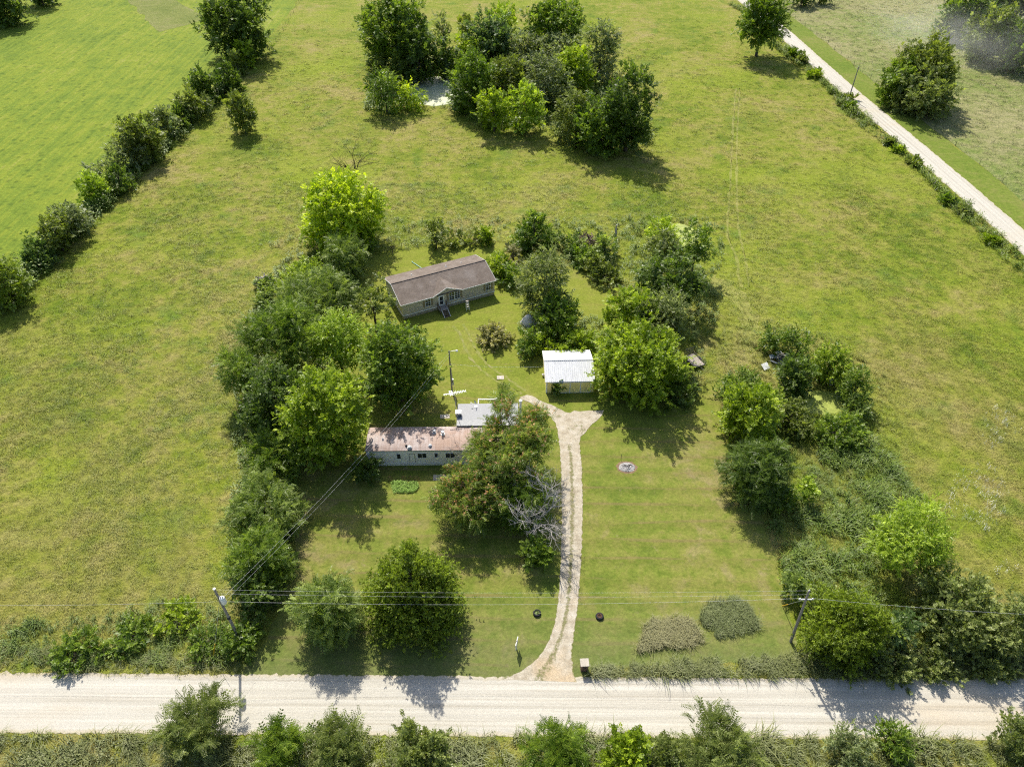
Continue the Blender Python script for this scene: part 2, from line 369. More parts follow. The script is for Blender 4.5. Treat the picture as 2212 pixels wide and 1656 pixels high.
ROAD = [(-400, 35.9), (-150, 33.9), (-60, 32.85), (-10, 32.45), (30, 32.2), (60, 32.1), (150, 32.5), (400, 34.0)]
strip('gravel_road', ROAD, 6.2, 0.03, M['road'], 'pale limestone gravel road crossing the foreground', 'road', 0.35, 0.07)
ROAD2 = [(107.5, 20), (105.0, 70), (102.2, 124), (99.6, 167), (96.4, 207), (93.3, 264), (90.2, 306), (84, 400), (70, 600), (30, 1200)]
strip('gravel_lane', ROAD2, 5.8, 0.03, M['road'], 'pale gravel road running away at the upper right', 'road', 0.8, 0.10, 8)
strip('grass_verge', [(x + 6.6, y) for x, y in ROAD2], 8.0, 0.016, M['verge'], 'mown green verge between the right road and its fence', 'verge', 3.0, 0.4, 9)
PAST = [(x + 10.2, y) for x, y in ROAD2] + [(1500, 1800), (1500, 20)]
sheet('pasture', PAST, 0.022, M['pasture'], 'dry tan pasture right of the gravel road', 'pasture', (6, 0.4, 4))

DL = g2([(1084, 1466), (1128, 1447), (1168, 1412), (1193, 1362), (1205, 1300), (1211, 1200), (1213, 1100), (1211, 1010), (1207, 955), (1203, 925), (1196, 902)])
DR = g2([(1246, 1473), (1238, 1449), (1237, 1412), (1241, 1362), (1249, 1300), (1256, 1200), (1259, 1100), (1257, 1010), (1253, 955), (1262, 925), (1285, 896)])
DL = resample(DL, 0.5); DR = resample(DR, 0.5); k_ = 150
def _ev(c): t = np.linspace(0, len(c) - 1, k_); i = np.arange(len(c)); return np.stack([np.interp(t, i, c[:, 0]), np.interp(t, i, c[:, 1])], 1)
DL, DR = _ev(DL), _ev(DR)
v = []; uv_ = []; f = []; r_ = np.random.default_rng(4)
for i in range(k_):
    a, b = DL[i], DR[i]; n_ = (b - a) / np.linalg.norm(b - a)
    for k in range(7):
        u = k / 6; j = r_.normal(0, .05) if k in (0, 6) else 0; q = a + (b - a) * u + n_ * j; v.append((q[0], q[1], 0.036)); uv_.append((u, i * .3))
    if i:
        for k in range(6): f.append(((i - 1) * 7 + k, (i - 1) * 7 + k + 1, i * 7 + k + 1, i * 7 + k))
me = bpy.data.meshes.new('driveway'); me.from_pydata(v, [], f); me.update()
if me.polygons[0].normal.z < 0: me.flip_normals()
ul = me.uv_layers.new(name='UVMap'); li = np.empty(len(me.loops), np.int32); me.loops.foreach_get('vertex_index', li); ul.data.foreach_set('uv', np.array(uv_, np.float32)[li].ravel())
tag(mesh_obj('driveway', me, M['drive']), 'gravel driveway with a weedy centre strip', 'driveway', None, 'structure')
FAN = g2([(1122, 858), (1138, 853), (1190, 874), (1220, 890), (1262, 888), (1304, 886), (1300, 897), (1280, 915), (1258, 940), (1240, 960), (1206, 955), (1202, 922), (1190, 900), (1165, 880)])
sheet('turning_area', FAN, 0.044, M['fan'], 'gravel turning area where the driveway forks', 'driveway', (0.6, 0.14, 11))
for i, (pp, lab) in enumerate(((
    [(1590, 190), (1582, 300), (1576, 420), (1572, 500), (1590, 560), (1600, 620)], 'left wheel rut pressed through the meadow'), (
    [(1598, 190), (1592, 300), (1592, 420), (1596, 500), (1610, 560), (1618, 620)], 'right wheel rut pressed through the meadow'))):
    strip('wheel_track', g2(pp), 0.42, 0.02, M['track'], lab, 'track', 2.0, 0.12, 20 + i)
strip('trampled_path', g2([(1530, 600), (1590, 640), (1622, 690), (1610, 740), (1596, 790)]), 3.2, 0.024, M['track'], 'flattened pale grass track curving past the oaks', 'track', 1.0, 0.4, 24)

t = NT('worn_lawn'); p = t.pos(); n = t.noise(p, 1.2, 4, .65)
M['worn'] = t.surf(t.ramp(n, [(0.35, (0.15, 0.185, 0.03)), (0.5, (0.19, 0.20, 0.05)), (0.68, (0.26, 0.235, 0.11))]), 0.95, None, 0.1)
for i, (pp, lab) in enumerate((([(1128, 850), (1085, 828), (1040, 800), (1010, 762), (996, 728), (978, 704)], 'left worn tyre line across the lawn from driveway to tan house'), ([(1136, 845), (1098, 818), (1056, 790), (1028, 755), (1012, 722), (1000, 700)], 'right worn tyre line across the lawn from driveway to tan house'))):
    strip('tyre_line', g2(pp), 0.38, 0.022, M['worn'], lab, 'track', 0.6, 0.10, 30 + i)
def mat_algae(name, c1, c2):
    t = NT(name); p = t.pos(); n = t.noise(p, 0.5, 4, 0.65)
    return t.surf(t.ramp(n, [(0.35, c1), (0.6, c2)]), 0.5, t.bump(t.noise(p, 3), 0.1, 0.02), 0.3)
M['algae_pale'] = mat_algae('pale_algae', (0.33, 0.36, 0.21), (0.44, 0.46, 0.31))
M['algae'] = mat_algae('green_algae', (0.16, 0.20, 0.03), (0.30, 0.34, 0.07))
def ellipse(cx, cy, rx, ry, n=40, seed=0, rough=0.06):
    r = np.random.default_rng(seed); a = np.linspace(0, 2 * np.pi, n, endpoint=False)
    k = 1 + rough * np.sin(a * 3 + 1) + rough * 0.6 * np.sin(a * 5 + 2) + r.normal(0, rough * 0.2, n)
    return list(zip(cx + rx * k * np.cos(a), cy + ry * k * np.sin(a)))
c = gp(945, 203); POND1 = ellipse(c[0], c[1] + 3, 9.5, 11.5, seed=1)
sheet('pond', POND1, 0.03, M['algae_pale'], 'pale algae covered pond at the edge of the grove', 'pond')
c = gp(1768, 868); POND2 = ellipse(c[0], c[1], 5.4, 2.6, seed=2)
sheet('pond', POND2, 0.03, M['algae'], 'small green scummed pond among shrubs on the right', 'pond')
c = gp(1470, 508); POND3 = ellipse(c[0], c[1], 3.6, 4.8, seed=3)
sheet('pond', POND3, 0.03, M['algae'], 'yellow green pond patch behind the sprawling oaks', 'pond')

# ------------------------------------------------------------------ foliage
def leaf_mat(name, c0, c1, c2, trans=0.46, gloss=0.016, dust=0.0):
    t = NT('foliage_' + name)
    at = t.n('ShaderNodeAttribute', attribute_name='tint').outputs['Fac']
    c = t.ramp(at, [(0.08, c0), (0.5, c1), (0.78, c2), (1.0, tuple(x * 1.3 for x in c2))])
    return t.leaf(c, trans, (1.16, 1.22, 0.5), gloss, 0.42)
LEAF_K = 2.05
PAL = {
 'green': ((0.036, 0.062, 0.009), (0.068, 0.102, 0.015), (0.118, 0.152, 0.026)),
 'deep': ((0.027, 0.046, 0.01), (0.047, 0.072, 0.016), (0.08, 0.108, 0.027)),
 'olive': ((0.046, 0.06, 0.014), (0.08, 0.097, 0.024), (0.118, 0.134, 0.038)),
 'grey':   ((0.062, 0.078, 0.042), (0.100, 0.115, 0.066), (0.150, 0.165, 0.100)),
 'blue': ((0.036, 0.06, 0.024), (0.06, 0.09, 0.036), (0.1, 0.132, 0.058)),
 'bright': ((0.060, 0.090, 0.008), (0.115, 0.152, 0.014), (0.190, 0.225, 0.026)),
 'yellow': ((0.085, 0.125, 0.008), (0.165, 0.210, 0.013), (0.270, 0.300, 0.024)),
 'lime':   ((0.085, 0.120, 0.012), (0.140, 0.185, 0.022), (0.205, 0.245, 0.040)),
 'cedar': ((0.048, 0.064, 0.011), (0.092, 0.120, 0.020), (0.150, 0.180, 0.034)),
 'sumac': ((0.05, 0.074, 0.02), (0.09, 0.118, 0.032), (0.15, 0.178, 0.058)),
 'dusty': ((0.055, 0.07, 0.026), (0.09, 0.106, 0.042), (0.138, 0.152, 0.068)),
 'weed':   ((0.085, 0.085, 0.045), (0.135, 0.125, 0.070), (0.200, 0.175, 0.110)),
 'mimosa': ((0.048, 0.070, 0.014), (0.080, 0.108, 0.020), (0.125, 0.150, 0.034)),
 'blossom': ((0.40, 0.21, 0.14), (0.54, 0.32, 0.22), (0.62, 0.43, 0.31)),
}
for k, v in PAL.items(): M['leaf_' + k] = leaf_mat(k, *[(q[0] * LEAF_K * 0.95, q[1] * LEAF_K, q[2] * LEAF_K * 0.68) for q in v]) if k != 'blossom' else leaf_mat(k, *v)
t_ = NT('bark'); p_ = t_.objpos(); n_ = t_.noise(t_.map(p_, (6, 6, 1.2)), 1.0, 4, 0.6)
M['bark'] = t_.surf(t_.ramp(n_, [(0.3, (0.045, 0.036, 0.028)), (0.7, (0.12, 0.10, 0.08))]), 0.9, t_.bump(n_, 0.5, 0.05), 0.1)
M['deadwood'] = simple('weathered_deadwood', (0.38, 0.35, 0.32), 0.85, 0.3, 2.0)

def leaf_quad(b, d, n, L, W, fold=0.12):
    d = d / np.linalg.norm(d); s = np.cross(n, d); s /= np.linalg.norm(s); nn = np.cross(d, s)
    return [b, b + d * L * 0.5 + s * W / 2 + nn * fold * W, b + d * L, b + d * L * 0.5 - s * W / 2 + nn * fold * W]
def make_templates():
    r = np.random.default_rng(11); T = {}
    for st in ('broad', 'pinnate', 'fine', 'willow'):
        T[st] = []
        for var in range(5):
            q = []
            if st == 'broad':
                for i in range(6):
                    x = 0.15 + 0.32 * i; sd = (-1) ** i
                    d = np.array([0.55, sd * r.uniform(0.5, 1.0), r.uniform(-0.45, 0.25)]); n = np.array([r.normal(0, .35), r.normal(0, .35), 1.0])
                    q.append(leaf_quad(np.array([x * 0.8, 0, 0.05 * x - 0.06 * x * x]), d, n, r.uniform(.8, 1.15), r.uniform(.5, .66)))
                q.append(leaf_quad(np.array([1.5, 0, -.05]), np.array([1, 0.1, -.25]), np.array([0, 0, 1.0]), 1.0, .58))
            elif st == 'pinnate':
                for i in range(7):
                    x = 0.5 + 0.52 * i; z = 0.35 * x - 0.13 * x * x
                    for sd in (-1, 1):
                        q.append(leaf_quad(np.array([x, 0, z]), np.array([0.45, sd, -0.32 + r.normal(0, .1)]), np.array([0.1, sd * 0.25, 1.0]), r.uniform(.85, 1.1) * (1 - 0.06 * i), .36))
            elif st == 'fine':
                for i in range(6):
                    a = i * 1.05 + r.uniform(-.3, .3)
                    d = np.array([1.0, math.cos(a) * .6, math.sin(a) * .6]); n = np.array([0.3, -math.sin(a), math.cos(a)])
                    q.append(leaf_quad(np.array([r.uniform(-.2, .4), 0, 0]), d, n, r.uniform(.8, 1.3), .34))
            else:
                for i in range(7):
                    x = 0.2 + 0.25 * i
                    d = np.array([0.7, r.uniform(-.7, .7), r.uniform(-.9, .1)]); n = np.array([0.3, r.normal(0, .4), 1.0])
                    q.append(leaf_quad(np.array([x, 0, -0.04 * x * x]), d, n, r.uniform(.9, 1.3), .3))
            T[st].append(np.array(q))
    return T
TPL = make_templates()
TRI = [0]
def leaves_mesh(name, P, D, N, scale, tint, style, rng):
    """place spray templates: P position, D stem direction, N leaf-side normal"""
    D = D / np.linalg.norm(D, axis=1, keepdims=True)
    Y = np.cross(N, D); Y /= np.maximum(np.linalg.norm(Y, axis=1, keepdims=True), 1e-6); Z = np.cross(D, Y)
    R = np.stack([D, Y, Z], axis=2)                     # columns
    V = []; TT = []
    var = rng.integers(0, 5, len(P))
    for k in range(5):
        m = var == k
        if not m.any(): continue
        t = TPL[style][k].reshape(-1, 3)
        vv = np.einsum('nij,mj->nmi', R[m], t) * scale[m][:, None, None] + P[m][:, None, :]
        V.append(vv.reshape(-1, 3)); TT.append(np.repeat(tint[m], t.shape[0]))
    V = np.concatenate(V).astype(np.float32); TT = np.concatenate(TT).astype(np.float32)
    nq = len(V) // 4; TRI[0] += 2 * nq
    me = bpy.data.meshes.new(name)
    me.vertices.add(len(V)); me.vertices.foreach_set('co', V.ravel())
    me.loops.add(nq * 4); me.loops.foreach_set('vertex_index', np.arange(nq * 4, dtype=np.int32))
    me.polygons.add(nq); me.polygons.foreach_set('loop_start', np.arange(0, nq * 4, 4, dtype=np.int32))
    at = me.attributes.new('tint', 'FLOAT', 'POINT'); at.data.foreach_set('value', TT)
    me.update(); return me
def unit(rng, n):
    v = rng.normal(size=(n, 3)); return v / np.linalg.norm(v, axis=1, keepdims=True)

def crown_lobes(rng, r, rz, zc, shape):
    L = []
    if shape == 'cone':
        H0 = zc - rz; HT = 2 * rz
        for i, h in enumerate(np.linspace(0.06, 0.97, 9)):
            R = r * (1.0 if h < 0.12 else (1 - h) ** 0.72 * 1.02); k = max(1, int(7 * R / r + 1))
            for j in range(k):
                a = 2 * math.pi * (j / k) + i * 0.7 + rng.uniform(-.25, .25); q = R * 0.68 * rng.uniform(.85, 1.12)
                L.append(((q * math.cos(a), q * math.sin(a), H0 + h * HT), max(0.36 * R, 0.13 * r) * rng.uniform(.85, 1.2)))
    elif shape == 'column':
        H0 = zc - rz
        for i, h in enumerate(np.linspace(0.1, 0.92, 7)):
            R = r * math.sin(math.pi * (0.16 + 0.74 * h)) ** 0.6
            for j in range(4):
                a = 2 * math.pi * j / 4 + i * 0.8 + rng.uniform(-.3, .3); q = R * 0.55 * rng.uniform(.7, 1.2)
                L.append(((q * math.cos(a), q * math.sin(a), H0 + h * 2 * rz), 0.5 * R * rng.uniform(.75, 1.15)))
    else:
        n = {'round': 26, 'wide': 38, 'bush': 16, 'sparse': 15, 'mound': 18, 'spiky': 14}[shape]
        kr = {'round': 0.34, 'wide': 0.28, 'bush': 0.40, 'sparse': 0.31, 'mound': 0.40, 'spiky': 0.38}[shape]
        for i in range(n):
            u = 1 - 2 * (i + 0.5) / n; a = i * 2.39996 + rng.uniform(-.4, .4); s = math.sqrt(max(0, 1 - u * u))
            q = rng.uniform(.52, .9)
            z = u * q * rz
            if shape == 'mound': z = abs(u) * q * rz * 1.2 - rz * 0.85
            L.append(((s * q * r * math.cos(a), s * q * r * math.sin(a), zc + z), kr * min(r, (r + rz) / 2) * rng.uniform(.7, 1.2)))
        L.append(((0, 0, zc), 0.5 * min(r, rz)))
        if shape == 'spiky':
            for i in range(9):
                a = i * 2.4 + rng.uniform(-.4, .4); q = rng.uniform(.1, .75) * r; tl = rng.uniform(.5, 1.1) * rz; dx, dy = rng.normal(0, .25, 2)
                for j in range(5):
                    f = j / 4; L.append(((q * math.cos(a) + dx * f * tl, q * math.sin(a) + dy * f * tl, zc + 0.35 * rz + f * tl), 0.15 * r * (1.15 - 0.7 * f)))
        if shape in ('round', 'wide') and zc - rz < 0.7:
            for i in range(8):
                a = i * 0.785 + rng.uniform(-.3, .3); q = rng.uniform(.5, .7) * r
                L.append(((q * math.cos(a), q * math.sin(a), max(zc - 0.62 * rz, 0.3)), 0.34 * r * rng.uniform(.75, 1.15)))
    return L

def make_crown(rng, r, rz, zc, Lf, style, shape, cover, droop=0.0, zmin=0.05, lobes=None, tint_shift=0.0):
    lobes = lobes or crown_lobes(rng, r, rz, zc, shape)
    C = np.array([l[0] for l in lobes]); R = np.array([l[1] for l in lobes])
    area = 4 * np.pi * R ** 2 * 0.62
    per = {'broad': 2.0, 'pinnate': 2.2, 'fine': 1.05, 'willow': 1.3}[style] * Lf ** 2
    n = int(0.58 * cover * area.sum() / per)
    n = min(max(n, 120), 12000)
    K = 6; ns = max(20, n // K)
    idx = rng.choice(len(R), ns, p=area / area.sum())
    d = unit(rng, ns); d[:, 2] = np.where(d[:, 2] < -0.35, -d[:, 2], d[:, 2])
    B = C[idx] + d * (R[idx] * rng.uniform(0.45, 1.0, ns))[:, None]
    dist = np.linalg.norm(B[:, None, :] - C[None], axis=2) / R[None]
    dist[np.arange(ns), idx] = 9
    keep = dist.min(axis=1) > 0.6
    B = B[keep]; d = d[keep]; idx = idx[keep]; ns = len(B)
    cen = np.array([0, 0, zc]); out = B - cen; out /= np.maximum(np.linalg.norm(out, axis=1, keepdims=True), 1e-6)
    S = d * 0.55 + out * 0.55 + unit(rng, ns) * 0.5; S[:, 2] += {'fine': 0.5, 'pinnate': 0.25}.get(style, 0.35) - droop * 1.6
    S /= np.linalg.norm(S, axis=1, keepdims=True)
    ln = np.minimum(Lf * rng.uniform(1.8, 5.5, ns) * np.where(rng.uniform(size=ns) < .12, 1.9, 1.0), 0.9 * R[idx] + 0.2)
    # leaf sprays along each shoot
    tt = np.tile(np.linspace(0.05, 1.0, K), ns); ii = np.repeat(np.arange(ns), K); n = len(ii)
    P = B[ii] + S[ii] * (ln[ii] * tt)[:, None] + rng.normal(0, 0.45 * Lf, (n, 3))
    keep = P[:, 2] > zmin; P = P[keep]; ii = ii[keep]; tt = tt[keep]; n = len(P)
    D = S[ii] * 0.9 + unit(rng, n) * 0.85; D[:, 2] -= droop
    N = np.array([0, 0, 1.0]) * 1.15 + d[ii] * 0.4 + unit(rng, n) * 0.42
    lt = rng.uniform(-.15, .15, len(R)); st_ = rng.normal(0, .18, ns)
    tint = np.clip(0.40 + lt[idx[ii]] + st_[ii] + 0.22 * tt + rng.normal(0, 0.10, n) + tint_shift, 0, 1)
    sca = Lf * rng.uniform(.65, 1.3, n)
    m = int(0.13 * n); j = rng.choice(len(R), m, p=area / area.sum()); dq = unit(rng, m)
    Pi = C[j] + dq * (R[j] * rng.uniform(.15, .6, m))[:, None]; ok = Pi[:, 2] > zmin + .2; m = int(ok.sum())
    P = np.concatenate([P, Pi[ok]]); D = np.concatenate([D, unit(rng, m)]); N = np.concatenate([N, np.array([0, 0, 1.0]) + unit(rng, m) * .7])
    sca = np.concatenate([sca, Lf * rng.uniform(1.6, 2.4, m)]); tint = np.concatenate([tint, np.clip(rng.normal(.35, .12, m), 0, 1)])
    return P, D, N, sca, tint

def trunk_mesh(rng, lobes_C, r, rz, zc, tr, clear, lean=(0, 0)):
    mb = MB(); top = zc + 0.15 * rz
    pts = []
    for k in range(5):
        f = k / 4; pts.append((lean[0] * f + rng.normal(0, .05) * f * r * .3, lean[1] * f + rng.normal(0, .05) * f * r * .3, top * f - 0.1 * (k == 0)))
    mb.tube(pts, [tr * 1.25, tr * .9, tr * .75, tr * .55, tr * .3], 7)
    sel = rng.permutation(len(lobes_C))[:min(9, len(lobes_C))]
    for i in sel:
        c = lobes_C[i]; f = rng.uniform(.35, .85); b = np.array([lean[0] * f, lean[1] * f, top * f])
        b[2] = min(b[2], max(c[2] - 0.2, 0.3)); m = (b + np.array(c)) / 2; m[2] += 0.08 * r
        mb.tube([b, m, c], [tr * .45, tr * .28, tr * .08], 5, False)
    return mb.mesh('trunk')

def solve(bb, clear):
    """crown radius, half height and place from the extent the crown has in the survey picture"""
    x0, y0, x1, y1 = bb; cx, cy = (x0 + x1) / 2, (y0 + y1) / 2; zc = clear + 2.0
    for _ in range(12):
        p = gp(cx, cy, zc); dep = depth_of(p)
        r = (x1 - x0) / 2 * dep / FOC; v = (y1 - y0) / 2 * dep / FOC
        dd = math.asin(min(1, (CAM_H - zc) / np.linalg.norm(p - np.array([0, 0, CAM_H]))))
        q = v * v - (r * math.sin(dd)) ** 2
        rz = math.sqrt(max(q, 0)) / math.cos(dd); rz = min(max(rz, 0.5 * r), 3.0 * r)
        zc = 0.5 * zc + 0.5 * (clear + rz)
    return p, r, rz, zc, dep

PLANTED = []
def plant(name, cat, label, bb, pal='green', style='broad', shape='round', clear=0.0, cover=1.5, group=None, leaf=1.0, droop=0.0, seed=None, trunk=True, blossom=0.0, rzk=None, anchor='c'):
    p, r, rz, zc, dep = solve(bb, clear)
    if rzk:
        rz = r * rzk; zc = clear + rz; d_ = math.asin(min(1.0, (CAM_H - zc) / np.linalg.norm(p - np.array([0, 0, CAM_H]))))
        vp = math.sqrt((r * math.sin(d_)) ** 2 + (rz * math.cos(d_)) ** 2) * FOC / dep
        p = gp((bb[0] + bb[2]) / 2, {'c': (bb[1] + bb[3]) / 2, 't': bb[1] + vp, 'b': bb[3] - vp}[anchor], zc)
    rng = np.random.default_rng(seed if seed is not None else int(abs(bb[0] * 7 + bb[1] * 13 + bb[2])) % 100000)
    r *= 0.93; rz *= 0.93; zc = clear + rz
    pix = dep / 710.0
    Lf = {'broad': 2.1, 'pinnate': 1.75, 'fine': 3.0, 'willow': 2.7}[style] * pix * leaf
    Lf = min(max(Lf, 0.22), 1.2)
    o = empty(name, (p[0], p[1], 0)); tag(o, label, cat, group)
    lobes = crown_lobes(rng, r, rz, zc, shape)
    P, D, N, sca, tint = make_crown(rng, r, rz, zc, Lf, style, shape, cover, droop, lobes=lobes)
    if blossom:
        up = (P[:, 2] - zc) / rz + rng.normal(0, .25, len(P)); fl = (up > 0.0) & (rng.uniform(size=len(P)) < blossom)
        bme = leaves_mesh('blossoms', P[fl] + np.array([0, 0, .3]), D[fl] + np.array([0, 0, .4]), N[fl], np.maximum(sca[fl] * 1.2, .24), tint[fl], 'fine', rng)
        mesh_obj('blossoms', bme, M['leaf_blossom'], o)
    crown_name = 'foliage' if cat in ('bush', 'shrub', 'weeds', 'vine') else 'crown'
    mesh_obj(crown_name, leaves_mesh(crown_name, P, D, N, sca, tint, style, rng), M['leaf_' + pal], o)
    if trunk:
        tr = max(0.05, min(0.055 * r + 0.03, 0.42))
        mesh_obj('trunk' if crown_name == 'crown' else 'stem', trunk_mesh(rng, [l[0] for l in lobes], r, rz, zc, tr, clear), M['bark'], o)
    PLANTED.append((p[0], p[1], r, zc + rz))
    return o

def branch_rec(mb, rng, p, d, L, rad, lev, spread=0.6, up=0.1):
    n = 3; pts = [np.array(p)]; dd = np.array(d, float)
    for k in range(n):
        dd = dd + rng.normal(0, .16, 3); dd[2] += up * 0.3; dd /= np.linalg.norm(dd); pts.append(pts[-1] + dd * L / n)
    mb.tube(pts, [rad, rad * .85, rad * .7, rad * .5], 4 if lev < 2 else 5, False)
    if lev == 0: return
    for k in range(rng.integers(3, 5)):
        q = pts[rng.integers(1, 4)]; nd = dd + rng.normal(0, spread, 3); nd[2] = nd[2] * .7 + up; nd /= np.linalg.norm(nd)
        branch_rec(mb, rng, q, nd, L * rng.uniform(.55, .8), rad * .55, lev - 1, spread, up)
def dead_tree(name, cat, label, base, H, spread, seed, lean=(0, 0), rad=0.12, lev=4, col_='deadwood'):
    rng = np.random.default_rng(seed); o = empty(name, (base[0], base[1], 0)); tag(o, label, cat)
    mb = MB(); th = H * 0.3
    mb.tube([(0, 0, -.1), (lean[0] * .3, lean[1] * .3, th)], [rad * 1.2, rad], 6)
    mb.build('trunk', M[col_], o)
    mb = MB()
    for k in range(5):
        a = k * 1.26 + rng.uniform(-.3, .3)
        d = np.array([math.cos(a) * spread + lean[0] * .2, math.sin(a) * spread + lean[1] * .2, 0.75]); d /= np.linalg.norm(d)
        branch_rec(mb, rng, (lean[0] * .3, lean[1] * .3, th * rng.uniform(.8, 1)), d, H * 0.4, rad * .7, lev - 1)
    mb.build('branches', M[col_], o); return o

